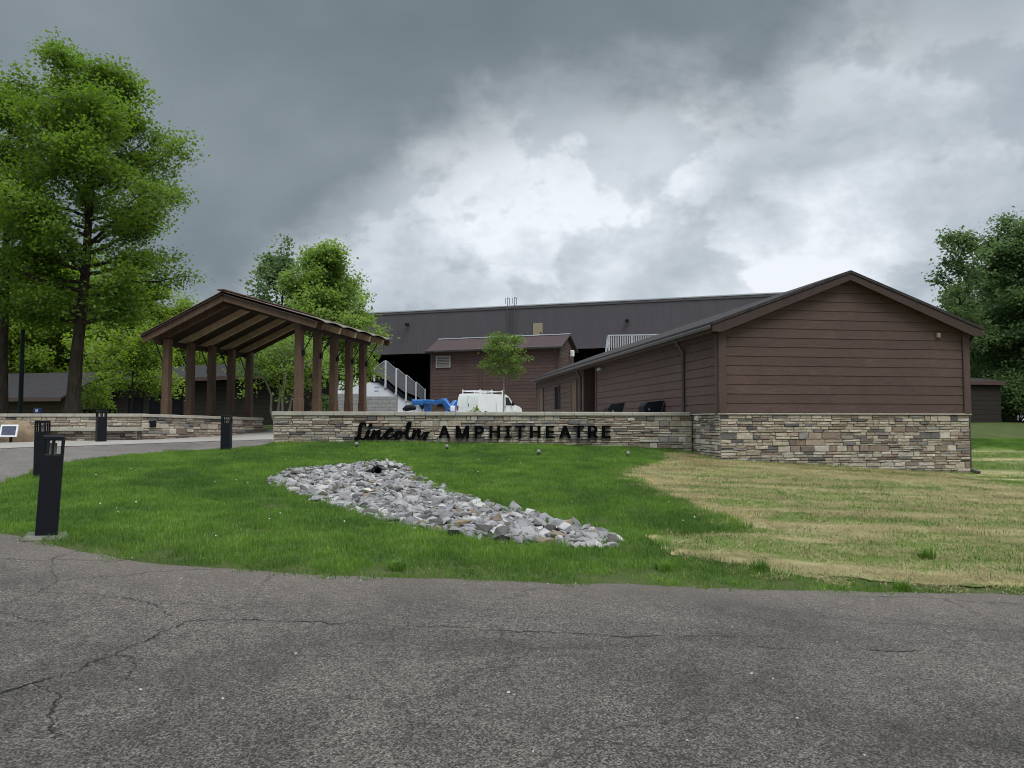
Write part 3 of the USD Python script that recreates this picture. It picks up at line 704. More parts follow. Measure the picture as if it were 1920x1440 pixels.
# breezeway and the far wing
part(hb, 'breezeway_wall', core(1.5, 1.6, TM, T2, 1.0, ZE + .1), trim_mat)
part(hb, 'wing_core', core(.03, GW - .2, T2, T3, .8, ZE + .05), trim_mat)
boards(hb, corner(0, T3), corner(0, T2), Polygon([(.1, 1.62), (T3 - T2 - .25, 1.62), (T3 - T2 - .25, ZE), (.1, ZE)]), 1.62, .283, 33)
part(hb, 'corner_board', cbox((*corner(-.02, T3 - .05), 3.0), (.09, .14, 3.0), .008, TH), trim_mat)
part(hb, 'corner_board', cbox((*corner(-.02, T2 + .1), 3.0), (.09, .24, 3.0), .008, TH), trim_mat)
part(hb, 'downspout', downspout(0, T2 + .55, ztop(-OV) - .1, 1.7, kick=False), gutter_mat)
def side_t(px):
    k = (px - 960) / FPX
    return (C0[0] - k * C0[1]) / (k * V[1] - V[0])
for a, b, zt, zbm, nm in ((1013, 1020, 3.75, 1.65, 'door'), (1073.5, 1083, 3.80, 1.65, 'door'), (1041.5, 1052, 3.72, 2.45, 'window')):
    t0, t1 = side_t(b), side_t(a)
    c = corner(-.035, (t0 + t1) / 2)
    d = part(hb, nm, cbox((*c, (zt + zbm) / 2), (.06, min(t1 - t0, 1.25 if nm == 'door' else 1.2), zt - zbm), .006, TH), wood_mat if nm == 'door' else dark_mat)
    w = min(t1 - t0, 1.25 if nm == 'door' else 1.2)
    part(d, 'frame', cat_([cbox((*corner(-.05, (t0 + t1) / 2 + q * (w / 2 + .04)), (zt + zbm) / 2), (.09, .08, zt - zbm + .1), .006, TH) for q in (-1, 1)] + [cbox((*corner(-.05, (t0 + t1) / 2), zt + .04), (.085, w, .08), .006, TH)]), wood_mat if nm == 'door' else trim_mat)

# ------------------------------------------------------------------ theatre
TA = math.radians(18)
tu, tv = np.array([math.cos(TA), -math.sin(TA)]), np.array([math.sin(TA), math.cos(TA)])
TR0 = np.array([26.7, 76.0])                 # point of the front wall; s runs along tu
Z0, Z1 = 9.7, 14.4
th = thing('amphitheatre', 'huge dark metal-clad roof structure of the theatre behind the yard', 'building')
tcorn = lambda s, t: TR0 + tu * s + tv * t
def tbox(s0, s1, t0, t1, z0, z1, ch=0):
    c = tcorn((s0 + s1) / 2, (t0 + t1) / 2)
    return bx((c[0], c[1], (z0 + z1) / 2), (s1 - s0, t1 - t0, z1 - z0), -TA)
SLEFT, SRIGHT = -49.5, 8.5
prof, s, x = [], SLEFT, 0
pw = .9
k = int((SRIGHT - SLEFT) / pw)
for i in range(k):
    m = cat_([tbox(SLEFT + i * pw + .002, SLEFT + (i + 1) * pw - .002, -.02, .08, Z0, Z1)] + [tbox(SLEFT + i * pw + q, SLEFT + i * pw + q + .05, -.038, -.021, Z0, Z1) for q in (.02, .32, .62)])
    part(th, 'wall_panel', m, theatre_mat)
part(th, 'front_girder', tbox(SLEFT, SRIGHT, .1, .5, Z0 + .1, Z1), theatre_mat)
part(th, 'eave_trim', tbox(SLEFT - .1, SRIGHT, -.12, .3, Z1 + .002, Z1 + .12), galv_mat)
part(th, 'eave_trim', tbox(SLEFT - .1, SRIGHT, -.09, .1, Z1 - .25, Z1), theatre_mat)
part(th, 'bottom_trim', tbox(SLEFT - .1, SRIGHT, -.1, .1, Z0 - .18, Z0), theatre_mat)
part(th, 'roof', cat_([tbox(SLEFT, SRIGHT, .5, 30, Z1 - .4, Z1 - .1)]), dark_mat)
part(th, 'soffit', tbox(SLEFT + .1, SRIGHT, .5, 22, Z0 + .1, Z0 + .3), dark_mat)
part(th, 'back_wall', tbox(SLEFT, SRIGHT, 14, 14.4, 1.2, Z0 + .1), dark_mat)
part(th, 'end_wall', tbox(SLEFT - .2, SLEFT, -.05, 14, Z0, Z1), theatre_mat)
part(th, 'end_wall', tbox(SLEFT - .2, SLEFT, 5, 14, 1.2, Z0 - .01), dark_mat)
part(th, 'stage_floor', tbox(SLEFT, SRIGHT, 1.5, 14, 1.4, 1.9), dark_mat)
for i, s in enumerate(np.linspace(SLEFT + 1, SRIGHT - 1, 7)):
    part(th, 'column', tbox(s - .2, s + .2, 3.0, 3.4, 1.4, Z0 + .1), dark_mat)
def theatre_s(px):
    k = (px - 960) / FPX
    return (k * TR0[1] - TR0[0]) / (tu[0] - k * tu[1])
s0, s1 = theatre_s(1000), theatre_s(1018)
ta = part(th, 'access_door', tbox(s0, s1, -.09, -.06, 11.0, 12.45), tan_mat)
part(ta, 'handle', tbox(s1 - .25, s1 - .12, -.14, -.091, 11.3, 11.45), black_mat)
sa, sb = theatre_s(953), theatre_s(966.5)
lad = []
for s in (sa, sb):
    lad.append(tbox(s - .03, s + .03, -.30, -.24, 9.8, Z1 + .95))
    lad.append(tbox(s - .03, s + .03, -.30, .45, Z1 + .95, Z1 + 1.0)); lad.append(tbox(s - .03, s + .03, .40, .45, Z1 + .28, Z1 + .949))
    lad.append(tbox(s - .25, s - .2, -.30, -.24, Z1 + .3, Z1 + .95))
for z in np.arange(10, Z1, .3):
    lad.append(tbox(sa + .03, sb - .03, -.29, -.26, z, z + .03))
part(th, 'roof_ladder', cat_(lad), theatre_mat)
for px, z in ((765, 12.9), (1178, 12.3)):
    s = theatre_s(px)
    f = part(th, 'floodlight', cat_([tbox(s - .2, s + .2, -.55, -.25, z - .2, z + .1), tbox(s - .05, s + .05, -.26, -.09, z - .06, z + .04)]), black_mat)

# white picket rail of the upper deck, right
Yr = 70.0
a, b = at(1140, 640, Yr), at(1262, 640, Yr - 1.0)
rl = thing('deck_railing', 'white metal picket railing high up beside the theatre, above the long roof', 'railing')
zt, zb_ = at(1140, 628, Yr)[2], at(1140, 628, Yr)[2] - 2.3
L = np.linalg.norm((b - a)[:2]); ra = math.atan2(b[1] - a[1], b[0] - a[0])
lm = lambda m: place(m, a[:2], ra)
part(rl, 'top_rail', lm(bx((L / 2, 0, zt - .05), (L, .10, .10))), rail_mat)
part(rl, 'bottom_rail', lm(bx((L / 2, 0, zb_ + .05), (L, .08, .10))), white_mat)
for k, x in enumerate(np.arange(.1, L - .05, .205)):
    wide = k % 10 in (0,)
    part(rl, 'picket', lm(bx((x, .0, (zt + zb_) / 2), (.15 if wide else .08, .06 if not wide else .08, zt - zb_ - .206))), rail_mat)
part(rl, 'side_panel', lm(trimesh.convex.convex_hull(np.array([(-.08, .0, zt), (-.08, .06, zt), (-.12, 3, zt - .4), (-.12, 3.06, zt - .4), (-.45, .0, zb_ - .6), (-.45, .06, zb_ - .6), (-.5, 3, zb_ - .6), (-.5, 3.06, zb_ - .6)]))), wrap_mat)
part(rl, 'deck', lm(bx((L / 2, 2.2, zb_ - .15), (L, 4.4, .25))), dark_mat)
for x in (.3, L - .3):
    part(rl, 'deck_post', lm(bx((x, 2.0, (zb_ - .3 + 1.3) / 2), (.25, .25, zb_ - .3 - 1.3))), dark_mat)

# ------------------------------------------------------------------ booth building in the yard
BA = math.radians(20)
bu, bv = np.array([math.cos(BA), -math.sin(BA)]), np.array([math.sin(BA), math.cos(BA)])
B0 = at(808, 700, 65.6)[:2]
bcorn = lambda s, t: B0 + bu * s + bv * t
kx = (1050 - 960) / FPX
BW = (kx * B0[1] - B0[0]) / (bu[0] - kx * bu[1])
BD, BE, BR, BG = 4.15, 7.75, 8.75, 1.45
bh = thing('booth_building', 'tall brown sided building with light ridge cap behind the white van', 'building')
def bbox_(s0, s1, t0, t1, z0, z1, ch=.005):
    c = bcorn((s0 + s1) / 2, (t0 + t1) / 2)
    return cbox((c[0], c[1], (z0 + z1) / 2), (s1 - s0, t1 - t0, z1 - z0), ch, -BA)
part(bh, 'wall_core', bbox_(.03, BW - .03, .03, BD - .03, BG, BE), trim_mat)
boards(bh, bcorn(0, 0), bcorn(BW, 0), Polygon([(.15, BG), (BW - .15, BG), (BW - .15, BE - .05), (.15, BE - .05)]), BG, .27, 41)
eg = Polygon([(.1, BG), (BD - .1, BG), (BD - .1, BE), (BD / 2, BR - .1), (.1, BE)])
part(bh, 'gable_core', place(prism(Polygon([(0.03, BE - .02), (BD - .03, BE - .02), (BD / 2, BR - .08)]), BW - .06), bcorn(BW - .03, 0), math.pi / 2 - BA), trim_mat)
boards(bh, bcorn(BW, 0), bcorn(BW, BD), eg, BG, .27, 42)
for s in (.06, BW - .06):
    part(bh, 'corner_board', bbox_(s - .09, s + .09, -.045, .04, BG, BE - .02), trim_mat)
for px in (902, 951):
    k = (px - 960) / FPX; s = (k * B0[1] - B0[0]) / (bu[0] - k * bu[1])
    part(bh, 'trim_batten', bbox_(s - .11, s + .11, -.07, -.03, 3.2 if px == 951 else BG, 6.6), trim_mat)
part(bh, 'trim_band', bbox_(4.0, 6.6, -.075, -.03, 2.95, 3.15), trim_mat)
# roof
rs = (BR - BE) / (BD / 2)
for sgn in (-1, 1):
    y0 = -.45 if sgn < 0 else BD + .45
    z = lambda y: BR + .06 - abs(y - BD / 2) * rs
    sec = Polygon([(y0, z(y0)), (BD / 2, z(BD / 2)), (BD / 2, z(BD / 2) + .10), (y0, z(y0) + .10)])
    m = prism(sec, BW + .6)                                       # x = depth, y = along
    part(bh, 'roof', place(m, bcorn(BW + .3, 0), math.pi / 2 - BA), redroof_mat)
part(bh, 'ridge_cap', bbox_(-.3, BW + .3, BD / 2 - .14, BD / 2 + .14, BR + .13, BR + .21, .03), galv_mat)
part(bh, 'gutter', bbox_(-.3, BW + .3, -.60, -.47, BE - .20, BE - .04, .02), gutter_mat)
part(bh, 'eave_fascia', bbox_(-.3, BW + .3, -.465, -.43, BE - .25, BE - .03), trim_mat)
part(bh, 'downspout', tube([(*bcorn(BW - .25, -.5), BE - .2), (*bcorn(BW - .25, -.1), BE - .6), (*bcorn(BW - .25, -.1), BG)], .06, 6), gutter_mat)
vent_mat = grain_mat('grey_vent_paint', (.27, .255, .24), .08)
lv = part(bh, 'louver_vent', bbox_(.55, 1.82, -.06, -.03, 6.30, 7.22), gutter_mat)
part(lv, 'frame', cat_([bbox_(.5, .62, -.12, -.061, 6.25, 7.27), bbox_(1.75, 1.87, -.12, -.061, 6.25, 7.27), bbox_(.62, 1.75, -.12, -.061, 7.17, 7.27), bbox_(.62, 1.75, -.12, -.061, 6.25, 6.35)]), vent_mat)
for z in np.linspace(6.42, 7.08, 6):
    part(lv, 'slat', bbox_(.63, 1.74, -.105, -.062, z - .035, z + .035), vent_mat)
part(bh, 'wall_sign', bbox_(.6, 1.6, -.09, -.04, 3.0, 3.25), black_mat)
part(bh, 'corner_lamp', bbox_(BW + .12, BW + .42, BD * .62, BD * .62 + .3, 7.1, 7.65, .05), white_mat)

# ------------------------------------------------------------------ construction corner: block walls, wrapped stair, railing
def front_box(px0, px1, py0, Y, depth, z0=1.2):
    p, q = at(px0, py0, Y), at(px1, py0, Y)
    return cbox(((p[0] + q[0]) / 2, Y + depth / 2, (p[2] + z0) / 2), (q[0] - p[0], depth, p[2] - z0), .02)
blk = thing('block_wall', 'pale grey concrete block wall beside the wrapped stair, behind the pavilion posts', 'wall')
def block_courses(px0, px1, py0, Y, seed):
    p, q = at(px0, py0, Y), at(px1, py0, Y)
    z = p[2]; row = 0
    part(blk, 'wall_core', bx(((p[0] + q[0]) / 2, Y + .3, (p[2] - .02 + 1.2) / 2), (q[0] - p[0] - .06, .5, p[2] - .02 - 1.2)), mortar_mat)
    while z > 1.4:
        x = p[0] - (row % 2) * .3
        while x < q[0] - .01:
            a, b = max(x, p[0]), min(x + .6, q[0])
            if b - a > .05:
                part(blk, 'block', cbox(((a + b) / 2, Y + .05, z - .15), (b - a - .012, .14, .285), .008), cmu_mat)
            x += .6
        z -= .3; row += 1
block_courses(683, 744.5, 743, 64.0, 1)
block_courses(628, 683, 738, 64.4, 2)
st = thing('stair', 'white wrapped construction stair with grey screen panels and white posts', 'stairs')
Ys = 68.0
P = [at(640, 733, Ys), at(690, 717, Ys), at(716, 718, Ys), at(800, 772, Ys), at(800, 790, Ys), at(640, 790, Ys)]
wr = prism(Polygon([(q[0], q[2]) for q in P]), 1.6); wr.apply_translation((0, Ys, 0))
part(st, 'wrapped_side', wr, wrap_mat)
for (x, y, w) in ((707, 726, 10), (724, 729, 9), (706, 733, 8)):
    c = at(x, y, Ys - .012)
    part(st, 'wrap_print', bx(c, (w * Ys / FPX, .01, .12)), grain_mat('faded_blue_print', (0.30, 0.36, 0.55), .1) if x == 707 else '/World/Looks/faded_blue_print')
tops = [(702, 688, 709), (723, 676, 721), (743, 690, 735), (761.5, 703, 746), (780, 716, 752), (797, 729, 766)]
prev = None
for (x, yt, yb) in tops:
    a, b = at(x, yt, Ys - .1), at(x, yb + 6, Ys - .1)
    part(st, 'post', bx(((a + b) / 2), (.15, .12, a[2] - b[2])), rail_mat)
    if prev is not None:
        (pa, pb) = prev
        pan = np.array([(pa[0] + .09, pa[2] - .05), (a[0] - .09, a[2] - .05), (a[0] - .09, b[2] + .75), (pb[0] + .09, pb[2] + .75)])
        m = prism(Polygon(pan), .03); m.apply_translation((0, Ys - .1, 0))
        part(st, 'screen_panel', m, mesh_mat)
        part(st, 'handrail', beam((pa[0] + .09, Ys - .1, pa[2] - .03), (a[0] - .09, Ys - .1, a[2] - .03), .06, .05, ch=.004), galv_mat)
        part(st, 'stringer', beam((pa[0] + .09, Ys - .1, pb[2] + .3), (a[0] - .09, Ys - .1, b[2] + .3), .08, .35, ch=.004), black_mat)
    prev = (a, b)

# ------------------------------------------------------------------ pavilion
phi = math.radians(13)
pa_, pp = np.array([math.sin(phi), math.cos(phi)]), np.array([math.cos(phi), -math.sin(phi)])
PL0, PW, PS = np.array([-13.36, 29.9]), 5.6, 1.43
pav = thing('pavilion', 'open timber pavilion with brown posts and a sloped roof over the path', 'pavilion')
ppt = lambda s, t: PL0 + pp * s + pa_ * t
ZAP, SLL, SLR = 6.38, .44, .297
zr = lambda s: ZAP - (SLL * (PW / 2 - s) if s < PW / 2 else SLR * (s - PW / 2))   # underside of the roof deck
OL, OR = .64, 1.0
for k in range(5):
    t = k * PS
    for s in (0.0, PW):
        x, y = ppt(s, t); g = g1(x, y)
        zt = zr(s) - .30
        po = part(pav, 'post', cbox((x, y, (g + zt) / 2), (.27, .27, zt - g), .018, -phi), wood_mat)
        part(po, 'post_shoe', cbox((x, y, g + .16), (.30, .30, .34), .01, -phi), black_mat)
        part(po, 'post_sleeve', cbox((x, y, (g + .34 + 2.5) / 2), (.30, .30, 2.5 - g - .34), .012, -phi), wood_mat)
        sg_ = -1 if s == 0 else 1
        so = -OL + .12 if s == 0 else PW + OR - .3
        a, b = (*ppt(s + sg_ * .13, t), zt - 1.05), (*ppt(so, t), zr(so) - .22)
        part(pav, 'strut', tube([a, b], .022, 6), black_mat)
        part(pav, 'strut_bracket', cbox(a, (.16, .14, .2), .02, -phi), black_mat)
    for s0, s1 in ((-OL + .03, PW / 2 - .003), (PW / 2 + .003, PW + OR - .05)):
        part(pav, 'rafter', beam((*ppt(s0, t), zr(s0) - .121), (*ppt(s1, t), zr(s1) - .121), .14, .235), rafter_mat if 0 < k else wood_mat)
for s, o in ((0.0, -.22), (PW, .22)):
    part(pav, 'top_beam', beam((*ppt(s + o, -.2), zr(s + o) - .34), (*ppt(s + o, 4 * PS + .2), zr(s + o) - .34), .12, .20), deckwood_mat)
part(pav, 'ridge_beam', beam((*ppt(PW / 2, -.45), ZAP - .34), (*ppt(PW / 2, 4 * PS + .45), ZAP - .34), .13, .06), deckwood_mat)
FO = .62
for s0, s1 in ((-OL, PW / 2), (PW / 2, PW + OR)):
    part(pav, 'rake_board', beam((*ppt(s0, -FO), zr(s0) - .10), (*ppt(s1, -FO), zr(s1) - .10), .07, .27), wood_mat)
    part(pav, 'rake_board', beam((*ppt(s0, 4 * PS + FO), zr(s0) - .10), (*ppt(s1, 4 * PS + FO), zr(s1) - .10), .07, .27), wood_mat)
def deck(s0, s1, thick, lift, wave):
    ns_, nt = 10, 80
    S, T = np.meshgrid(np.linspace(s0, s1, ns_), np.linspace(-FO - .12, 4 * PS + FO + .12, nt), indexing='ij')
    xy = PL0 + S[..., None] * pp + T[..., None] * pa_
    zz = np.vectorize(zr)(S) + lift + wave * np.abs(np.sin(np.pi * T / PS)) 
    vt = np.concatenate([xy, (zz + thick)[..., None]], -1).reshape(-1, 3); vb = np.concatenate([xy, zz[..., None]], -1).reshape(-1, 3)
    i = np.arange(ns_ * nt).reshape(ns_, nt); N = ns_ * nt
    q = lambda A: np.stack([A[:-1, :-1].ravel(), A[1:, :-1].ravel(), A[1:, 1:].ravel(), A[:-1, 1:].ravel()], 1)
    F = [q(i), q(i)[:, ::-1] + N]
    for e in (i[0], i[-1][::-1], i[:, 0][::-1], i[:, -1]):
        F.append(np.stack([e[:-1], e[1:], e[1:] + N, e[:-1] + N], 1))
    f = np.vstack(F); f = np.vstack([f[:, [0, 1, 2]], f[:, [0, 2, 3]]])
    m = trimesh.Trimesh(np.vstack([vt, vb]), f, process=False); m.fix_normals()
    return m
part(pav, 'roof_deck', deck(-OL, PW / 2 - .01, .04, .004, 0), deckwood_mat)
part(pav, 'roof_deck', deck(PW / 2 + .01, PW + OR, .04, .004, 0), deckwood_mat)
part(pav, 'roof_sheet', deck(-OL - .05, PW / 2 - .01, .02, .05, .05), metalroof_mat)
part(pav, 'roof_sheet', deck(PW / 2 + .01, PW + OR + .08, .02, .05, .07), metalroof_mat)
part(pav, 'ridge_cap', beam((*ppt(PW / 2, -FO - .2), ZAP + .16), (*ppt(PW / 2, 4 * PS + FO + .2), ZAP + .16), .3, .05), wood_mat)

# ------------------------------------------------------------------ left stone wall with bench ledge
lwall = thing('seat_wall', 'low ledgestone wall with a pale bench ledge left of the path', 'wall')
ZL = 1.92
def wall_run(par, pts, ztop, seed, cap, t=.40, scale=1.0, cw=.48, fall=0.0):
    for k, (a, b) in enumerate(zip(pts[:-1], pts[1:])):
        L = np.linalg.norm(b - a); u = (b - a) / L; nrm = np.array([-u[1], u[0]]); n = max(1, round(L / 1.1)); xs = np.linspace(0, L, n + 1)
        shear_part.on = (a, u, fall / L)
        part(par, 'wall_core', lowered(wall_box(a, b, .4, ztop - .11, t, grow=.0)), mortar_mat)
        veneer(par, a, b, ztop - .11, seed + k, cap=cap, scale=scale)
        for i in range(n):
            c = a + u * (xs[i] + xs[i + 1]) / 2 + nrm * (t / 2 - .03)
            part(par, 'coping_stone', lowered(cbox((*c, ztop - .055), (xs[i + 1] - xs[i] - .012, cw, .11), .012, math.atan2(u[1], u[0]))), cope_mat)
        shear_part.on = None
LA, LB, LC = np.array([-22.0, 26.75]), np.array([-12.95, 27.0]), np.array([-10.15, 31.5])
wall_run(lwall, [LA, LB], ZL, 51, 150)
wall_run(lwall, [LB + (.015, .02), LC], ZL, 55, 140, fall=-.11)
lm_ = (LC - LB) / np.linalg.norm(LC - LB); ln_ = np.array([-lm_[1], lm_[0]])
veneer(lwall, LC, LC + ln_ * .40, ZL - .22, 58, cap=20)
lu = (LB - LA) / np.linalg.norm(LB - LA); la = math.atan2(lu[1], lu[0])
bx0, bx1 = at(40, 803, 26.6)[0], at(262, 803, 26.6)[0]
bz = at(150, 805, 26.6)[2]
n = 4
for k in range(n):
    xk = bx0 + (bx1 - bx0) * (k + .5) / n
    part(lwall, 'bench_slab', cbox((xk, 26.62 + .012 * k, bz), ((bx1 - bx0) / n - .01, .50, .12), .012, la), cope_mat)
part(lwall, 'bench_core', cbox(((bx0 + bx1) / 2, 26.74, (bz + .3) / 2), (bx1 - bx0 - .2, .25, bz - .3 - .12), .01, la), mortar_mat)
veneer(lwall, (bx0 + .1, 26.58), (bx1 - .1, 26.62), bz - .06, 59, cap=60)
tagp = part(lwall, 'wall_plate', cbox((*(LB + lm_ * .42 - ln_ * .04), at(284, 795, 27.3)[2]), (.24, .12, .22), .01, math.atan2(lm_[1], lm_[0])), black_mat)

# memorial boulder and plaque
def boulder(seed, r, flat=.8, n=60):
    rg = np.random.default_rng(seed)
    p = rg.normal(size=(n, 3)); p /= np.linalg.norm(p, axis=1, keepdims=True)
    p *= rg.uniform(.86, 1.04, (n, 1)); p *= np.array(r) * (1, 1, flat)
    return trimesh.convex.convex_hull(p)
bb = at(14, 815, 25.6)
mb = boulder(3, (.85, .5, .62), 1.0, 80); mb.apply_translation((bb[0] - .05, bb[1] + .4, bb[2] - .1))
top('boulder', mb, brownrock_mat, 'brown boulder at the far left in front of the stone wall, behind the plaque', 'rock', smooth=25)
pq = thing('plaque', 'small dark plaque in a white frame on the boulder at far left', 'plaque', at(17, 808, 25.0), 0)
part(pq, 'panel', cbox((0, 0, 0), (.46, .03, .30), .006, rx=math.radians(-12)), grain_mat('slate_plaque', (0.075, 0.085, 0.125), .3, 9.0))
part(pq, 'frame', cat_([cbox((0, -.006, s * .175), (.56, .04, .05), .006) for s in (-1, 1)] + [cbox((s * .255, -.006, 0), (.05, .04, .30), .006) for s in (-1, 1)]).apply_transform(trimesh.transformations.rotation_matrix(math.radians(-12), [1, 0, 0])), white_mat)
part(pq, 'stake', cbox((0, .10, -.30), (.08, .05, .5), .006), black_mat)

# ------------------------------------------------------------------ bollard lamps
def bollard(px, py, Y, h, w, rz, label, lean=0.0, base=False, dz=0.0):
    x, y = at(px, py, Y)[:2]; z = g1(x, y)
    b = thing('bollard_light', label, 'bollard', (x, y, z + dz), group='black bollard lights along the path')
    if lean: b.AddRotateYOp().Set(lean)
    b.AddRotateZOp().Set(rz)
    hh = h - .20
    part(b, 'shaft', cbox((0, 0, hh / 2), (w, w, hh), .006), black_mat)
    part(b, 'lens', tube([(0, 0, hh), (0, 0, hh + .12)], w * .17, 12), lens_mat)
    post = []
    for i in (-1, 1):
        for j in (-1, 1):
            post.append(cbox((i * (w / 2 - .014), j * (w / 2 - .014), hh + .076), (.028, .028, .155), .003))
    for i in (-1, 1):
        post.append(cbox((i * (w / 2 - .012), 0, hh + .076), (.018, .024, .155), .003)); post.append(cbox((0, i * (w / 2 - .012), hh + .076), (.024, .018, .155), .003))
    part(b, 'cage', cat_(post), black_mat)
    part(b, 'cap', cbox((0, 0, hh + .177), (w, w, .046), .006), black_mat)
    if base:
        part(b, 'footing', cbox((.0, -.0, -.02), (.42, .42, .12), .03), oldconc_mat)
    return b
bollard(87, 1000, 8.4, 1.10, .205, 28, 'leaning black bollard light on a concrete footing at the lawn corner, nearest the camera', 2.8, True)
bollard(77, 895, 14.5, 1.06, .20, 8, 'upright black bollard light partly hidden behind the nearest leaning one', 0)
bollard(189, 829, 24.3, 1.0, .27, 40, 'black bollard light directly before the bench ledge of the left stone wall', 0)
bollard(424, 845, 22.0, 1.0, .26, 6, 'black bollard light at the lawn edge between the two stone walls', 0)

# ------------------------------------------------------------------ spot lamps at the sign
for px, py, lab in ((669, 834, 'small ground spotlight below the first script letter of the sign'), (838, 838, 'small ground spotlight below the first capital A of the sign'),
                    (1010, 848, 'small ground spotlight below the middle H of the sign'), (1177, 851, 'small ground spotlight right of the last letter of the sign, near bare straw')):
    x, y = ground_at(px, py + 8); z = g1(x, y)
    s = thing('spotlight', lab, 'spotlight', (x, y, z), group='ground spotlights in front of the sign wall')
    part(s, 'stake', tube([(0, 0, -.08), (0, 0, .10)], .016, 6), black_mat)
    part(s, 'housing', tube([(0, -.02, .09), (0, .10, .16)], [.045, .055], 10), black_mat)
    h = trimesh.creation.icosphere(2, .056); h.apply_scale((1, .8, 1)); h.apply_translation((0, -.035, .135))
    part(s, 'rear_dome', h, lens_mat, True)

# ------------------------------------------------------------------ van
van = thing('van', 'white cargo van with a roof rack parked before the brown booth building', 'van', (0, 0, 0))
vp = at(856, 760, 57.0)
va = math.radians(90 - 36)                                  # heading
van.GetPrim().GetAttribute('xformOp:translate').Set(Gf.Vec3d(float(vp[0]), 57.0, g1(vp[0], 57) + .05)); van.AddRotateZOp().Set(math.degrees(va))
# local x: forward from the rear bumper, y: left; the rear left corner is at the origin; width to -y
VW, VL, VH = 2.0, 5.6, 2.08
prof = Polygon([(0.05, .42), (0.0, .9), (.10, 1.75), (.22, VH - .03), (.5, VH), (3.55, VH - .02), (3.85, VH - .14), (4.45, 1.34), (5.25, 1.16), (5.5, 1.0), (5.58, .6), (5.5, .40), (4.95, .36), (4.9, .60), (4.7, .78), (4.4, .78), (4.2, .6), (4.15, .36), (1.35, .36), (1.3, .6), (1.1, .78), (.8, .78), (.6, .6), (.55, .40)])
vb = prism(prof, VW)
v = vb.vertices.copy()
v[:, 1] -= VW
mid = -VW / 2
tz = np.clip((v[:, 2] - 1.15) / (VH - 1.15), 0, 1)
v[:, 1] = mid + (v[:, 1] - mid) * (1 - .10 * tz)
part(van, 'body', trimesh.Trimesh(v, vb.faces, process=False), vanwhite_mat, 20)
side_y = lambda z, sgn: mid + sgn * VW / 2 * (1 - .10 * min(max((z - 1.15) / (VH - 1.15), 0), 1))
for sgn in (-1, 1):
    q = [(3.45, 1.28), (3.45, 1.86), (3.83, 1.86), (4.22, 1.28)]
    pts = np.array([(x, side_y(z, sgn) + sgn * o, z) for x, z in q for o in (.0, .012)])
    part(van, 'side_window', trimesh.convex.convex_hull(pts), glass_mat)
    part(van, 'mirror', cbox((4.12, mid + sgn * (VW / 2 + .16), 1.36), (.12, .22, .28), .03), black_mat)
    part(van, 'tail_light', cbox((.04, mid + sgn * (VW / 2 - .1), 1.0), (.08, .14, .36), .015), grain_mat('tail_red', (.25, .02, .02), .1) if sgn < 0 else '/World/Looks/tail_red')
    for wx in (.95, 4.55):
        w = tube([(wx, mid + sgn * (VW / 2 - .02), .36), (wx, mid + sgn * (VW / 2 - .25), .36)], .36, 20)
        wm = part(van, 'wheel', w, tyre_mat)
        part(wm, 'hub', tube([(wx, mid + sgn * (VW / 2 + .0), .36), (wx, mid + sgn * (VW / 2 - .1), .36)], .19, 14), galv_mat)
    part(van, 'door_seam', cat_([cbox((x, side_y(1.2, sgn) + sgn * .003, .95), (.015, .012, .9), .002) for x in (3.38, 2.2)]), black_mat)
    part(van, 'door_handle', cbox((3.28, side_y(1.1, sgn) + sgn * .02, 1.12), (.16, .03, .04), .008), black_mat)
ws = np.array([(3.87, side_y(VH - .2, -1) + .08, VH - .19), (3.87, side_y(VH - .2, 1) - .08, VH - .19), (4.42, mid - VW / 2 + .12, 1.40), (4.42, mid + VW / 2 - .12, 1.40)])
part(van, 'windscreen', trimesh.convex.convex_hull(np.vstack([ws, ws + (.015, 0, .012)])), glass_mat)
part(van, 'rear_seam', cbox((.055, mid, 1.25), (.03, .02, 1.3), .004, ry=math.radians(6)), gutter_mat)
part(van, 'rear_handle', cbox((.03, mid - .12, 1.2), (.05, .04, .26), .01), black_mat)
part(van, 'bumper', cbox((-.06, mid, .52), (.14, VW * .96, .2), .03), galv_mat)
rk = part(van, 'roof_rack', cat_([cbox((x, mid, VH + .20), (.06, 1.7, .05), .01) for x in (.5, 1.9, 3.2)] + [cbox((x, mid + s * .82, VH + .13), (.06, .06, .34), .01) for x in (.5, 1.9, 3.2) for s in (-1, 1)] + [cbox((1.85, mid + s * .82, VH + .18), (2.8, .05, .05), .01) for s in (-1, 1)]), white_mat)

# ------------------------------------------------------------------ blue lift
lf = thing('boom_lift', 'blue folded boom lift standing left of the white van', 'lift')
Yb = 59.0
P2 = lambda x, y, dy=0.0: at(x, y, Yb + dy)
part(lf, 'boom', beam(P2(773, 752.5), P2(815, 753.5, -.6), .30, .30, ch=.04), blue_mat)
part(lf, 'boom_sleeve', beam(P2(774, 755), P2(795, 755.5, -.3), .42, .36, ch=.05), blue_mat)
part(lf, 'jib', beam(P2(814, 757), P2(832, 749.5, -.6), .22, .26, ch=.03), blue_mat)
part(lf, 'riser', beam(P2(801, 757), P2(803, 784), .5, .5, up=(0, 1, 0), ch=.04), blue_mat)
part(lf, 'knuckle', beam(P2(832, 750), P2(845, 768, -.3), .35, .45, ch=.04), blue_mat)
part(lf, 'lower_arm', beam(P2(856, 754, .3), P2(842, 772, -.3), .35, .5, ch=.04), blue_mat)
part(lf, 'turntable', cbox((P2(822, 770)[0], Yb + .4, 2.05), (2.6, 1.4, .7), .08), galv_mat)
part(lf, 'counterweight', cbox((P2(846, 768)[0], Yb + .2, 2.25), (.9, 1.2, .6), .08), blue_mat)
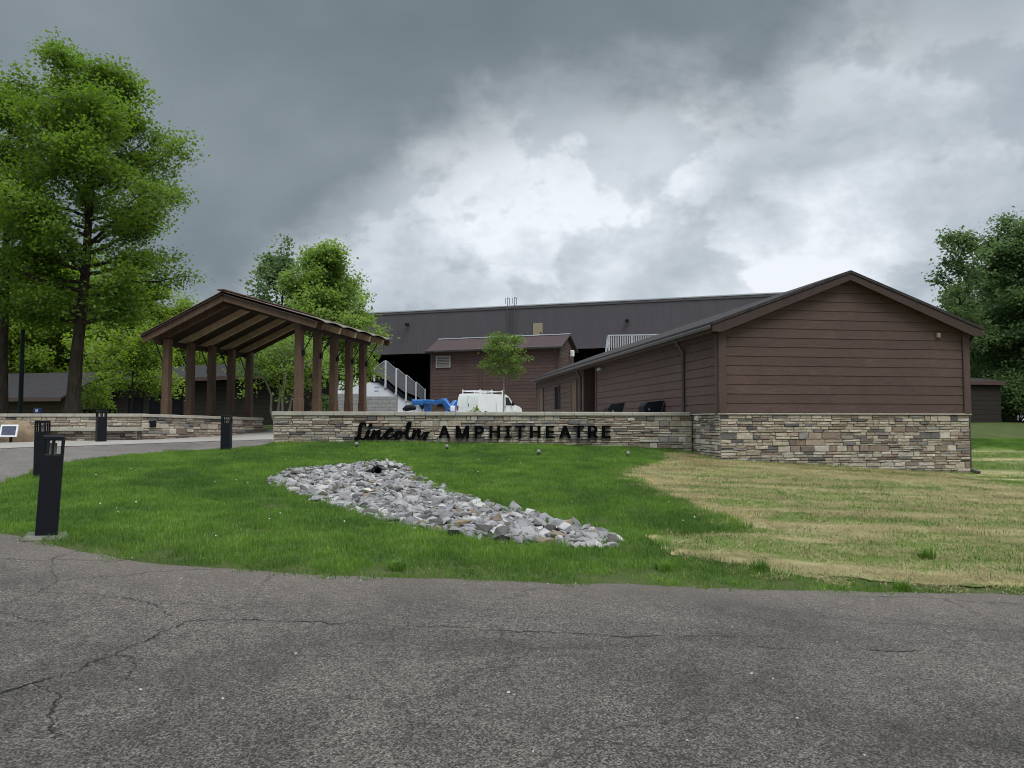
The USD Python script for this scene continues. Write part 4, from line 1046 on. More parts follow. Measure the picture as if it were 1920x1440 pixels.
part(lf, 'chassis', cbox((P2(820, 770)[0], Yb + .4, 1.75 + .1), (2.8, 1.6, .3), .05), black_mat)
for i in (-1, 1):
    for j in (-1, 1):
        x = P2(820, 770)[0] + i * 1.1; y = Yb + .4 + j * .8
        part(lf, 'wheel', tube([(x, y - .14, 2.0 - .2), (x, y + .14, 2.0 - .2)], .40, 14), tyre_mat)
part(lf, 'control_box', cbox(P2(849, 766, -1.0), (.35, .2, .4), .03), white_mat)
# building-site odds and ends left of the lift
cr = thing('cement_mixer', 'small dark drum mixer left of the blue lift', 'mixer')
p = at(768, 765, 60)
part(cr, 'drum', tube([(p[0] - .5, p[1], p[2] - .15), (p[0] - .2, p[1], p[2]), (p[0] + .2, p[1], p[2] + .05), (p[0] + .5, p[1], p[2] - .02)], [.13, .25, .24, .12], 12), black_mat)
part(cr, 'frame', cat_([cbox((p[0] + s * .35, p[1], (p[2] - .2 + 1.5) / 2), (.07, .5, p[2] - .2 - 1.5), .01) for s in (-1, 1)]), galv_mat)

# ------------------------------------------------------------------ black slant-topped grills behind the sign wall
def grill(px0, px1, py0, Y, lab):
    a, b = at(px0, py0, Y), at(px1, py0, Y)
    w = b[0] - a[0]
    g = thing('patio_grill', lab, 'grill', ((a[0] + b[0]) / 2, Y, g1((a[0] + b[0]) / 2, Y)), 8, group='black grills beside the long wall')
    H = a[2] - g1((a[0] + b[0]) / 2, Y)
    sec = Polygon([(-w / 2 + .02, H - .44), (w / 2 - .12, H - .44), (w / 2, H - .02), (w / 2 - .02, H), (-w / 2 + .16, H - .06), (-w / 2 + .04, H - .2)])
    m = prism(sec, .62); m.apply_translation((0, -.31, 0))
    part(g, 'hood', m, black_mat)
    part(g, 'body', cbox((0, 0, H - .60), (w * .86, .56, .30), .02), black_mat)
    part(g, 'hood_edge', beam((w / 2 - .115, -.33, H - .42), (w / 2 - .005, -.33, H - .02), .03, .03), gutter_mat)
    part(g, 'side_handle', cbox((-w / 2 + .22, -.34, H - .32), (.06, .06, .06), .02), lens_mat)
    for i in (-1, 1):
        for j in (-1, 1):
            part(g, 'leg', cbox((i * w * .38, j * .22, (H - .75) / 2), (.06, .06, H - .75), .008), black_mat)
grill(1134, 1168, 755.5, 29.5, 'smaller-looking black hooded grill behind the sign wall, farther from the gable')
grill(1200, 1241, 751.5, 27.8, 'larger-looking black hooded grill behind the sign wall, nearer the gable')

# ------------------------------------------------------------------ low buildings on the left
def low_building(name, lab, A, B, depth, z0, ze, zr_, wmat, rmat, seed, doors=(), pitch=.3, over=.7):
    b = thing(name, lab, 'building')
    A, B = np.array(A, float), np.array(B, float); L = np.linalg.norm(B - A); u = (B - A) / L; nrm = np.array([-u[1], u[0]]); ang = math.atan2(u[1], u[0])
    pt = lambda s, t: A + u * s + nrm * t
    part(b, 'wall_core', place(cbox((L / 2, depth / 2, (z0 + ze) / 2), (L - .06, depth - .06, ze - z0), .01), A, ang), wmat)
    z = z0
    while z < ze - .02:
        h = min(pitch, ze - z) - .012
        m = place(cbox((L / 2, -.015, z + h / 2), (L, .05, h), .006), A, ang)
        part(b, 'wall_board', m, wmat)
        z += pitch
    rs_ = (zr_ - ze) / (depth / 2)
    for sgn in (-1, 1):
        y0 = -over if sgn < 0 else depth + over
        f = lambda y: zr_ - abs(y - depth / 2) * rs_
        sec = Polygon([(y0, f(y0)), (depth / 2, f(depth / 2)), (depth / 2, f(depth / 2) + .12), (y0, f(y0) + .12)])
        part(b, 'roof', place(prism(sec, L + 1.4 * over), pt(L + .7 * over, 0), ang + math.pi / 2), rmat)
    part(b, 'fascia', place(cbox((L / 2, -over - .02, ze - over * rs_ - .02), (L + 1.4 * over, .05, .22), .006), A, ang), trim_mat)
    for s in (0.02, L - .02):
        part(b, 'gable', place(prism(Polygon([(0, ze), (depth, ze), (depth / 2, zr_)]), .1), pt(s + .05, 0), ang + math.pi / 2), wmat)
    for s, w, h in doors:
        part(b, 'doorway', place(cbox((s, -.055, z0 + h / 2), (w, .06, h), .006), A, ang), dark_mat)
    return b
low_building('park_shelter', 'low brown building with grey roof at far left behind the trunks', at(-260, 760, 56)[:2], at(118, 760, 52)[:2], 7.0, 1.1, at(60, 742, 54)[2], at(60, 703, 57)[2], tanwall_mat, greyroof_mat, 61, doors=[(4, 1.2, 2.2)])
low_building('long_shelter', 'long dark brown low building with grey roof behind the pavilion', at(186, 760, 56)[:2], at(540, 760, 47)[:2], 4.2, 1.0, at(430, 703, 50)[2] , at(430, 684, 52)[2], olive_mat, greyroof_mat, 62, doors=[(4.2, 1.6, 2.4), (6.5, 1.6, 2.4), (8.3, 1.5, 2.4)])
sh = low_building('storage_shed', 'small dark board shed under the right-hand trees', at(1785, 760, 47)[:2], at(1876, 760, 48.0)[:2], 3.5, 1.2, at(1850, 716, 47)[2], at(1850, 710, 48.5)[2] , olive_mat, roof_mat, 64, over=.22)

# post, bin, table on the left
x, y = at(38, 775, 35)[:2]; z = g1(x, y)
pl = thing('utility_post', 'tall dark green post standing behind the left stone wall', 'post', (x, y, z))
part(pl, 'shaft', tube([(0, 0, -.1), (0, 0, at(38, 622, 35)[2] - z)], [.11, .085], 10), grain_mat('dark_green_paint', (.012, .022, .020), .2))
part(pl, 'cap', tube([(0, 0, at(38, 622, 35)[2] - z), (0, 0, at(38, 618, 35)[2] - z)], .10, 10), black_mat)
x, y, zz = at(71, 770, 34); z = g1(x, y)
bn = thing('litter_bin', 'small blue bin with a white mark behind the left stone wall', 'bin', (x, y, z))
part(bn, 'body', cbox((0, 0, (zz - z + .12) / 2), (.26, .26, zz - z + .12), .03), grain_mat('blue_plastic', (.04, .07, .20), .2))
part(bn, 'white_mark', cbox((.03, -.133, zz - z), (.12, .008, .12), .002), white_mat)
x, y, zz = at(187, 769, 36); z = g1(x, y)
tb = thing('picnic_table', 'dark picnic table behind the left stone wall, right of the big trunk', 'table', (x, y, z))
part(tb, 'top', cbox((0, 0, zz - z), (1.75, .8, .06), .01), black_mat)
for s in (-1, 1):
    part(tb, 'bench', cbox((0, s * .75, (zz - z) * .55), (1.7, .28, .05), .01), black_mat)
    part(tb, 'leg_frame', cat_([beam((s * .6, -.8, 0), (s * .6, -.2, zz - z - .04), .06, .06), beam((s * .6, .8, 0), (s * .6, .2, zz - z - .04), .06, .06)]), black_mat)

# ------------------------------------------------------------------ trees
def leaves(centres, n_per, sig, size, rng, droop=.0, flat=.65):
    c = np.repeat(centres, n_per, 0)
    p = c + rng.normal(size=c.shape) * np.array([1, 1, flat]) * sig
    N = len(p)
    nrm = rng.normal(size=(N, 3)); nrm[:, 2] = np.abs(nrm[:, 2]) + .5; nrm /= np.linalg.norm(nrm, axis=1, keepdims=True)
    a = np.cross(nrm, rng.normal(size=(N, 3))); a /= np.linalg.norm(a, axis=1, keepdims=True)
    a[:, 2] -= droop; b = np.cross(nrm, a); b /= np.linalg.norm(b, axis=1, keepdims=True)
    s = size * rng.uniform(.65, 1.3, (N, 1))
    w = .36
    v = np.stack([p - a * s * .5, p + b * s * w + nrm * s * .10, p + a * s * .55, p - b * s * w + nrm * s * .10], 1).reshape(-1, 3)
    k = np.arange(N)[:, None] * 4
    f = np.vstack([np.hstack([k, k + 1, k + 2]), np.hstack([k, k + 2, k + 3])])
    return v, f

def tree_parts(seed, H, cb, prof, n_limb, n_leaf, leaf, tr, sides=(1, 1), fork=None, sub=7, up=(.15, .9), sig=.42, lean=(0, 0), sparse=0.0, lobe=.35):
    rng = np.random.default_rng(seed)
    tz = np.linspace(0, 1, 9)
    wob = np.cumsum(rng.normal(0, .035 * H / 12, (9, 2)), 0); wob -= wob[0]; wob[:2] *= .3
    tp = np.column_stack([wob[:, 0] + lean[0] * tz, wob[:, 1] + lean[1] * tz, tz * H * .96 - .15])
    rad = tr * (1 - tz) ** .8 + .012; rad[0] *= 1.35; rad[1] *= 1.04
    wood = [tube(tp, rad, 10)]
    C, W = [], []
    for i in range(n_limb):
        f = ((i + rng.uniform(.1, .9)) / n_limb) ** .92
        z0 = cb + (H - cb) * f * .93
        b0 = np.array([np.interp(z0, tp[:, 2], tp[:, j]) for j in (0, 1)] + [z0])
        az = i * 2.399963 + rng.normal(0, .35)
        R = prof(f) * rng.uniform(1 - lobe, 1 + lobe * .45)
        R *= sides[1] if math.cos(az) > 0 else sides[0]
        R = max(R, .25)
        el = up[0] + (up[1] - up[0]) * f + rng.normal(0, .12)
        q = np.linspace(0, 1, 6)
        d = np.array([math.cos(az), math.sin(az), 0])
        lp = b0 + d * (q * R)[:, None] + np.array([0, 0, 1]) * (R * np.tan(el) * (q ** 1.25))[:, None]
        lp[1:] += rng.normal(0, .05 * R, (5, 3)) * q[1:, None]
        r0 = np.interp(z0, tp[:, 2], rad) * .55
        wood.append(tube(lp, np.linspace(max(r0, .02), .012, 6), 5))
        for k in range(sub + int(R * 1.2)):
            t = rng.uniform(.22, 1.0) ** .8
            s0 = np.array([np.interp(t, q, lp[:, j]) for j in range(3)])
            dd = d + rng.normal(0, .75, 3); dd[2] = rng.normal(.25, .4); dd /= np.linalg.norm(dd)
            ln = R * rng.uniform(.16, .42) * (1.15 - .5 * t) + .15
            e = s0 + dd * ln
            mid_ = (s0 + e) / 2 + rng.normal(0, .06 * ln, 3)
            wood.append(tube([s0, mid_, e], [max(.018, r0 * .3), .012, .006], 4))
            for g in np.linspace(.45, 1.05, 3):
                C.append(s0 + (e - s0) * g + rng.normal(0, .10, 3)); W.append(1)
        C.append(lp[-1])
    for z in np.linspace(.80, 1.0, 6):
        C.append(np.array([tp[-1][0], tp[-1][1], H * z]) + rng.normal(0, .2, 3))
    C = np.array(C)
    if sparse: C = C[rng.random(len(C)) > sparse]
    n_per = max(1, int(n_leaf / len(C)))
    return cat_(wood), leaves(C, n_per, sig, leaf, rng)

def tree(name, lab, cat, loc, seed, mats=(None, None), group=None, rz=0, **kw):
    t = thing(name, lab, cat, loc, rz, group)
    w, (v, f) = tree_parts(seed, **kw)
    part(t, 'trunk', w, mats[0], 40)
    part(t, 'crown', trimesh.Trimesh(v, f, process=False), mats[1])
    return t
leafA = leaf_mat('maple_leaves', [(0.078, 0.140, 0.022), (0.155, 0.250, 0.034), (0.285, 0.375, 0.055)], .5)
leafB = leaf_mat('linden_leaves', [(0.120, 0.195, 0.042), (0.205, 0.300, 0.062), (0.31, 0.405, 0.095)], .5)
leafC = leaf_mat('young_leaves', [(0.085, 0.140, 0.022), (0.135, 0.205, 0.042), (0.21, 0.28, 0.075)], .38)
leafD = leaf_mat('woodland_leaves', [(0.115, 0.180, 0.028), (0.190, 0.275, 0.040), (0.28, 0.37, 0.065)], .5)
leafE = leaf_mat('shady_leaves', [(0.070, 0.118, 0.042), (0.115, 0.178, 0.058), (0.165, 0.235, 0.078)], .45)

def base_at(px, Y):
    x = at(px, 780, Y)[0]
    return (x, Y, g1(x, Y))
big = lambda f: float(np.interp(f, [0, .12, .38, .68, .88, 1], [3.5, 4.4, 4.5, 3.2, 1.7, .7]))
b1 = base_at(134, 33)
tree('maple_tree', 'tall full maple with dark trunk left of the pavilion', 'tree', b1, 101, (bark_mat, leafA), H=at(180, 128, 33)[2] - b1[2], cb=4.6, prof=big, n_limb=60, n_leaf=76000, leaf=.145, tr=.285, sides=(.90, .84), sub=6, sig=.34, up=(.05, .92), sparse=.22, lobe=.40, lean=(.5, 0))
b2 = base_at(2, 34)
tree('maple_tree', 'maple with forked trunk cut by the left edge of the picture', 'tree', b2, 117, (bark_mat, leafA), H=at(5, 150, 34)[2] - b2[2], cb=5.2, prof=lambda f: 3.4 * (1 - f) ** .7 + .6, n_limb=28, n_leaf=26000, leaf=.15, tr=.25, sides=(1.2, .5), sub=6, sig=.30, up=(.15, .9), sparse=.35)
b3 = base_at(600, 50)
tree('linden_tree', 'dense cone shaped green tree behind the right posts of the pavilion', 'tree', b3, 131, (bark_mat, leafB), H=at(612, 476, 50)[2] - b3[2], cb=2.8, prof=lambda f: 3.5 * (1 - f) ** .85 + .45, n_limb=44, n_leaf=40000, leaf=.19, tr=.22, sides=(1.0, 1.08), sig=.33, up=(.1, 1.0), lobe=.3, sparse=.2)
b4 = base_at(525, 53)
tree('ash_tree', 'thin airy tree with loose leaves left of the cone shaped tree', 'tree', b4, 141, (bark_mat, leafE), H=at(525, 495, 53)[2] - b4[2], cb=5.0, prof=lambda f: 2.3 * (1 - f) ** .5 + .4, n_limb=20, n_leaf=4200, leaf=.27, tr=.15, sig=.34, up=(.4, 1.1), sparse=.25)
# small multi-stemmed tree under the pavilion
b5 = base_at(524, 40)
ms = thing('multistem_tree', 'small tree with three pale crooked stems seen under the pavilion roof', 'tree', b5)
rg = np.random.default_rng(9)
stems, cent = [], []
for k, (dx, dy) in enumerate(((-.85, .1), (.35, -.2), (1.0, .3), (-.3, .5))):
    pts = np.array([(0.1 * k - .15, 0, -.1), (dx * .45 + rg.normal(0, .12), dy, .8), (dx * .55, dy * 1.2, 1.6), (dx * 1.1, dy * 1.5, 2.7), (dx * 1.7, dy * 2, 4.0)])
    stems.append(tube(pts, [.075, .065, .055, .045, .02], 7))
    for j in range(36):
        c = pts[3] + rg.normal(0, 1, 3) * (.95, .9, .75) + (0, 0, .8)
        stems.append(tube([pts[3] + (pts[4] - pts[3]) * rg.random(), c], [.015, .006], 4)); cent.append(c)
part(ms, 'trunk', cat_(stems), palebark_mat, 40)
v, f = leaves(np.array(cent), 42, .30, .16, rg)
part(ms, 'crown', trimesh.Trimesh(v, f, process=False), leafB)
# young tree in the yard
b6 = base_at(944, 36)
yt = thing('young_tree', 'young round-headed tree on a thin straight trunk in front of the booth building', 'tree', b6)
hz = at(944, 628, 36)[2] - b6[2]; hb_ = at(944, 706, 36)[2] - b6[2]
stems, cent = [tube([(0, 0, -.1), (.02, 0, hb_), (-.03, 0, hz * .9)], [.045, .036, .012], 7)], []
for k in range(46):
    f = (k + .5) / 46
    zz = hb_ + (hz - hb_) * f * .92; R = (1.18 * math.sqrt(max(0.05, 1 - ((f - .40) / .66) ** 2))) * rg.uniform(.55, 1.08)
    az = k * 2.4; e = np.array([math.cos(az) * R, math.sin(az) * R, zz + R * rg.uniform(-.05, .45)])
    stems.append(tube([(0, 0, zz - .1), e * (.55, .55, 1) + (0, 0, -.03), e], [.014, .01, .004], 4))
    for g in (.5, .75, 1.0): cent.append(np.array([0, 0, zz]) * (1 - g) + e * g)
part(yt, 'trunk', cat_(stems), palebark_mat, 40)
v, f = leaves(np.array(cent), 30, .13, .105, rg)
part(yt, 'crown', trimesh.Trimesh(v, f, process=False), leafC)

# woodland behind the left buildings: one tree and its copies
def woodland(spots, first, name, cat, seed, mats, group, **kw):
    proto = None
    for k, (px, Y, top_py, rz, lab) in enumerate(spots):
        p = base_at(px, Y); H = at(px, top_py, Y)[2] - p[2]
        if proto is None:
            proto = tree(name, lab, cat, p, seed, mats, group, H=H, **kw); H0 = H
            proto.AddRotateZOp().Set(rz)
        else:
            c = UsdGeom.Xform.Define(stage, numbered('/World/' + name))
            c.GetPrim().GetReferences().AddInternalReference(proto.GetPath())
            c.GetPrim().SetInstanceable(True)
            c.ClearXformOpOrder()
            c.GetPrim().GetAttribute('xformOp:translate').Set(Gf.Vec3d(*map(float, p)))
            c.GetPrim().GetAttribute('xformOp:rotateZ').Set(float(rz))
            s = H / H0
            ops = [UsdGeom.XformOp(c.GetPrim().GetAttribute('xformOp:translate')), UsdGeom.XformOp(c.GetPrim().GetAttribute('xformOp:rotateZ'))]
            so = c.AddScaleOp(); so.Set(Gf.Vec3f(s * 1.02, s * 1.02, s))
            c.SetXformOpOrder(ops + [so])
            tag(c, lab, cat, group)
woodland([(300, 66, 590, 0, 'bright green woodland tree whose top shows left of the pavilion roof'), (395, 70, 600, 70, 'bright green woodland tree showing just above the pavilion roof beam'), (225, 64, 545, 140, 'bright green woodland tree right of the big maple trunk'),
          (95, 66, 520, 210, 'bright green woodland tree between the two maple trunks'), (20, 62, 560, 300, 'bright green woodland tree behind the forked maple'), (160, 72, 560, 30, 'bright green woodland tree directly behind the big maple trunk'),
          (470, 74, 610, 100, 'bright green woodland tree behind the front posts of the pavilion'), (350, 60, 640, 250, 'lower bright green tree behind the left posts of the pavilion'), (555, 70, 600, 190, 'bright green woodland tree behind the cone shaped tree'),
          (-60, 64, 520, 20, 'bright green woodland tree at the left edge behind the forked maple')],
         None, 'woodland_tree', 'tree', 151, (bark_mat, leafD), 'woodland trees behind the low buildings', cb=1.6, prof=lambda f: 4.4 * (1 - f) ** .6 + .6, n_limb=34, n_leaf=24000, leaf=.25, tr=.2, sig=.45, sparse=.2, up=(.05, .9))
woodland([(1935, 52, 425, 0, 'large dark green tree filling the right edge behind the gable'), (1884, 57, 500, 90, 'dark green tree between the airy tree and the right edge'), (2010, 50, 420, 200, 'dark green tree cut off by the right edge of the picture'), (1900, 64, 540, 280, 'dark green tree at the back right, over the shed'), (1840, 74, 600, 40, 'far dark green tree low behind the shed'), (1975, 72, 560, 130, 'far dark green tree at the back, beyond the right edge bushes')],
         None, 'shade_tree', 'tree', 161, (bark_mat, leafE), 'dark trees right of the gable', cb=1.2, prof=lambda f: (4.2 * (1 - f) ** .55 + .8), n_limb=44, n_leaf=46000, leaf=.21, tr=.26, sig=.45, sparse=.15, up=(.0, .85))
b7 = base_at(1806, 50)
tree('birch_tree', 'thin airy tree with sparse leaves just right of the gable ridge', 'tree', b7, 171, (bark_mat, leafE), H=at(1788, 442, 50)[2] - b7[2], cb=4.0, prof=lambda f: 1.45 * (1 - f) ** .4 + .25, n_limb=30, n_leaf=4600, leaf=.23, tr=.12, sig=.28, up=(.5, 1.1), sparse=.15)

b8 = base_at(248, 44)
tree('understory_tree', 'small bright green tree hanging over the shelter roof between the big maple and the pavilion', 'tree', b8, 181, (bark_mat, leafD), H=at(245, 650, 44)[2] - b8[2], cb=2.0, prof=lambda f: 2.1 * (1 - f) ** .5 + .3, n_limb=22, n_leaf=7500, leaf=.17, tr=.09, sig=.30, up=(.0, .8), sparse=.1)
def shrub(name, lab, px, Y, top_py, w, seed, mat, n=2600, leaf=.12, cat='shrub'):
    p = base_at(px, Y); h = at(px, top_py, Y)[2] - p[2]
    rg = np.random.default_rng(seed)
    t = thing(name, lab, cat, p)
    cs = rg.normal(size=(60, 3)); cs /= np.linalg.norm(cs, axis=1, keepdims=True); cs *= rg.uniform(.3, 1, (60, 1)) ** .5
    cs = cs * (w / 2, w / 2, h * .46) + (0, 0, h * .52)
    part(t, 'stem', cat_([tube([(0, 0, -.05), c * (.4, .4, .6), c], [.02, .014, .006], 4) for c in cs[::3]]), bark_mat)
    v, f = leaves(cs, n // 60, .16 * w / 1.5, leaf, rg)
    part(t, 'foliage', trimesh.Trimesh(v, f, process=False), mat)
shrub('leafy_shrub', 'yellow green sapling foliage right beside the big maple trunk', 178, 37, 716, 1.6, 3, leafD)
shrub('leafy_shrub', 'low shrub between two right-hand pavilion posts before the annex', 606, 40, 742, 1.2, 4, leafE, 1600)
shrub('leafy_shrub', 'tall dark bushes at the right edge beside the small shed', 1912, 50, 700, 5.0, 5, leafE, 9000, .17)
shrub('small_plant', 'little bright green plant poking above the sign wall before the van', 890, 26.0, 761, .42, 6, leafD, 240, .10, 'plant')

# ------------------------------------------------------------------ stone bed
bed_px = [(498, 905), (520, 890), (560, 880), (640, 873), (690, 867), (735, 869), (765, 884), (800, 908), (850, 926), (905, 945), (960, 958), (1010, 971), (1060, 986), (1120, 1000), (1162, 1013), (1158, 1028), (1110, 1030), (1050, 1027), (960, 1019), (880, 1006), (820, 999), (760, 985), (700, 975), (650, 960), (600, 941), (540, 924)]
bed = Polygon(ground_path(bed_px)).buffer(0)
bed_g = grain_mat('dark_bed_gravel', (0.06, 0.056, 0.050), .4, 30.0, rough=0.95, bump=.8, bscale=60)
top('gravel_bed', sheet(bed.buffer(.03), .3, gz, .012), bed_g, kind='structure', smooth=True)
cul = ground_at(706, 893)
rg = np.random.default_rng(77)
bounds = bed.bounds
cand = []
spacing = .085
inner = bed.buffer(-.02)
while len(cand) < 6500:
    p = rg.uniform(bounds[:2], bounds[2:])
    if not (inner if len(cand) % 14 else bed.buffer(.12)).contains(Point(p)): continue
    near = (p[1] - bounds[1]) / (bounds[3] - bounds[1])       # 0 near .. 1 far
    r = np.clip(rg.lognormal(math.log(.044 + .045 * max(0, .40 - near)), .36), .025, .13)
    cand.append((p[0], p[1], r))
cand = np.array(cand)
# thin out overlapping big stones
order = np.argsort(-cand[:, 2]); keep = []
from scipy.spatial import cKDTree
kd = cKDTree(cand[:, :2]); taken = np.zeros(len(cand), bool)
for i in order:
    nb = kd.query_ball_point(cand[i, :2], cand[i, 2] * .95)
    if any(taken[j] and np.hypot(*(cand[i, :2] - cand[j, :2])) < .80 * (cand[i, 2] + cand[j, 2]) * .62 for j in nb): continue
    taken[i] = True; keep.append(i)
cand = cand[keep]
def rock_shape(rg, r):
    n = rg.integers(14, 22)
    p = rg.normal(size=(n, 3)); p /= np.linalg.norm(p, axis=1, keepdims=True)
    p *= rg.uniform(.75, 1.1, (n, 1)); p *= r * np.array([rg.uniform(1.0, 1.6), rg.uniform(.8, 1.15), rg.uniform(.45, .75)])
    R = trimesh.transformations.euler_matrix(rg.normal(0, .35), rg.normal(0, .35), rg.uniform(0, 6.28))[:3, :3]
    return trimesh.convex.convex_hull(p @ R.T)
def bed_lift(x, y):
    d = np.hypot(x - cul[0], y - (cul[1] + .55))
    return .20 * math.exp(-(d / .55) ** 2) 
stuffs = [[] for _ in rock_mats]
cand = cand[np.argsort(-(cand[:, 2] / cand[:, 1]))]
special = {
    0: ((1126, 1012), .12, 0, 'grey rock at the right tip of the stone bed, left one of the end pair'), 1: ((1150, 1022), .125, 3, 'dark grey boulder that ends the stone bed on the right'),
    2: ((865, 993), .125, 7, 'dark brown boulder on the lower edge in the middle of the stone bed'), 3: ((905, 998), .115, 3, 'dark grey pointed rock right of the brown boulder in the stone bed'),
    4: ((1065, 990), .115, 8, 'tan rock on the upper edge near the right end of the stone bed'), 5: ((885, 968), .09, 7, 'brown rock in the middle of the narrow part of the stone bed'),
    6: ((602, 934), .12, 4, 'pale whitish rock at the lower left of the stone bed'), 7: ((685, 928), .12, 9, 'cream coloured flat rock in the centre of the wide part of the stone bed')}
spm = {7: brownrock_mat, 8: grain_mat('tan_rock', (.30, .24, .165), .25, 7.0, rough=.9, bump=.5, bscale=30), 9: grain_mat('cream_rock', (.45, .42, .35), .2, 7.0, rough=.9, bump=.4, bscale=30)}
sp_xy = []
for k, (pp_, r, mi, lab) in special.items():
    x, y = ground_at(*pp_); sp_xy.append((x, y, r))
    m = rock_shape(rg, r); m.apply_translation((x, y, g1(x, y) + r * .45))
    top('loose_rock', m, spm.get(mi) if mi in spm else rock_mats[mi], lab, 'rock')
sp_xy = np.array(sp_xy)
count = 0
zc = gz(cand[:, 0], cand[:, 1])
for i, (x, y, r) in enumerate(cand):
    if np.hypot(x - cul[0], y - cul[1]) < .17 or (abs(x - cul[0]) < .11 and -.25 < y - cul[1] < 0): continue
    if (np.hypot(sp_xy[:, 0] - x, sp_xy[:, 1] - y) < sp_xy[:, 2] * .8).any(): continue
    m = rock_shape(rg, r)
    m.apply_translation((x, y, zc[i] + r * .30 + bed_lift(x, y)))
    mi = rg.choice(7, p=[.2, .2, .18, .12, .12, .05, .13])
    if count < 300:
        top('loose_rock', m, rock_mats[mi], 'angular grey riprap stone in the drainage bed on the lawn', 'rock', 'riprap stones of the drainage bed')
        count += 1
    else:
        stuffs[mi].append(m)
rest = thing('riprap', 'smaller grey angular stones filling the drainage bed', 'stones', kind='stuff')
for mi, s in enumerate(stuffs):
    if s: part(rest, 'stones', cat_(s), rock_mats[mi], kind='stuff')
cz = g1(*cul)
dp = thing('drain_pipe', 'black drain pipe mouth opening among the stones at the top of the bed', 'pipe', (cul[0], cul[1] + .05, cz + .10))
ring = trimesh.creation.annulus(.09, .106, .7, sections=24); ring.apply_transform(trimesh.transformations.rotation_matrix(math.pi / 2, [1, 0, 0])); ring.apply_translation((0, .30, 0))
part(dp, 'pipe_wall', ring, black_mat)
part(dp, 'pipe_back', tube([(0, .6, 0), (0, .64, 0)], .09, 20), dark_mat)
for k in range(12):     # stones heaped over the pipe
    a = math.pi * (k + .5) / 12; r = .085
    m = rock_shape(rg, r * rg.uniform(.8, 1.25)); m.apply_translation((cul[0] + math.cos(a) * .16, cul[1] + rg.uniform(.02, .12), cz + .10 + math.sin(a) * .15))
    top('loose_rock', m, rock_mats[rg.choice([0, 2, 4])], 'grey stone piled around the mouth of the drain pipe', 'rock', 'stones around the drain pipe mouth')

# ------------------------------------------------------------------ straw matting and grass
straw_px = [(1290, 846), (1245, 850), (1238, 868), (1172, 893), (1205, 906), (1240, 926), (1290, 945), (1345, 968), (1400, 988), (1428, 1003), (1330, 1006), (1200, 1010), (1225, 1024), (1265, 1040), (1330, 1046), (1400, 1064), (1450, 1076), (1560, 1084), (1700, 1096), (1920, 1103)]
sp = ground_path(straw_px)
sp_s = smooth_line(sp, 10)
jit = meshkit.fbm(np.column_stack([sp_s * 3.1, 0 * sp_s[:, :1]]), 4, 8) - .5
jit2 = meshkit.fbm(np.column_stack([sp_s * 3.1 + 40, 0 * sp_s[:, :1]]), 4, 9) - .5
sp_s = sp_s + np.column_stack([jit, jit2]) * .5
straw_poly = Polygon(np.vstack([sp_s, [[12.5, sp_s[-1][1] + .3], [22, 11], [24, 24], [20, 33], C1 + (.12, 3.0), C1 + (.05, -.06), C0 + (-.0, -.06), [5.86, 24.85]]])).buffer(0)
if straw_poly.geom_type != 'Polygon': straw_poly = max(straw_poly.geoms, key=lambda g: g.area)
def straw_z(x, y):
    return gz(x, y) + .022 * (meshkit.fbm(np.column_stack([x * 1.3, y * 1.6, 0 * x]), 3, 4) - .35).clip(0)
smesh = sheet(straw_poly, .16, straw_z, .010)
# how green it has grown through: bands along the slope (a primvar, fixed to the ground)
def band(x, y, pts, w):
    ln = LineString(ground_path(pts)); return np.exp(-(shapely.distance(ln, shapely.points(x, y)) / w) ** 2)
green_bands = [([(1300, 1022), (1500, 1040), (1700, 1056), (1920, 1066)], .38, 1.0), ([(1330, 1048), (1500, 1050), (1700, 1055)], .14, .5), ([(1480, 972), (1560, 972), (1640, 984)], .32, .6), ([(1280, 920), (1500, 935), (1900, 950)], .8, .42),
               ([(1600, 884), (1750, 895), (1850, 903), (1920, 915)], .5, .85), ([(1350, 905), (1500, 910), (1700, 925)], .45, .35), ([(1830, 812), (1920, 815)], 4.0, .7), ([(1830, 870), (1920, 880)], 1.1, .55)]
bare_bands = [([(1285, 1043), (1430, 1060), (1560, 1072), (1700, 1079), (1920, 1092)], .17, .9), ([(1205, 1011), (1320, 1010), (1430, 1008), (1560, 1020)], .14, .8), ([(1180, 893), (1280, 935), (1420, 985), (1600, 1000)], .42, .7), ([(1250, 855), (1360, 870), (1560, 890), (1700, 897)], .55, .55)]
def greenness(x, y, ragged=True):
    p = np.column_stack([x * .34, y * 2.3, 0 * x])
    g = .60 + 1.9 * (meshkit.fbm(p, 5, 21) - .5) + .5 * (meshkit.fbm(p * 4, 3, 22) - .5)
    if ragged: g = g + .55 * np.exp(-shapely.distance(straw_poly.exterior, shapely.points(x, y)) / .22) * (meshkit.fbm(np.column_stack([x * 2.2, y * 2.2, 0 * x + 5]), 3, 23) > .46)
    for pts, w, a in green_bands: g += a * band(x, y, pts, w) * .8
    for pts, w, a in bare_bands: g -= a * band(x, y, pts, w) * .8
    return np.clip(g, 0, 1)
gv_ = greenness(smesh.vertices[:, 0], smesh.vertices[:, 1])
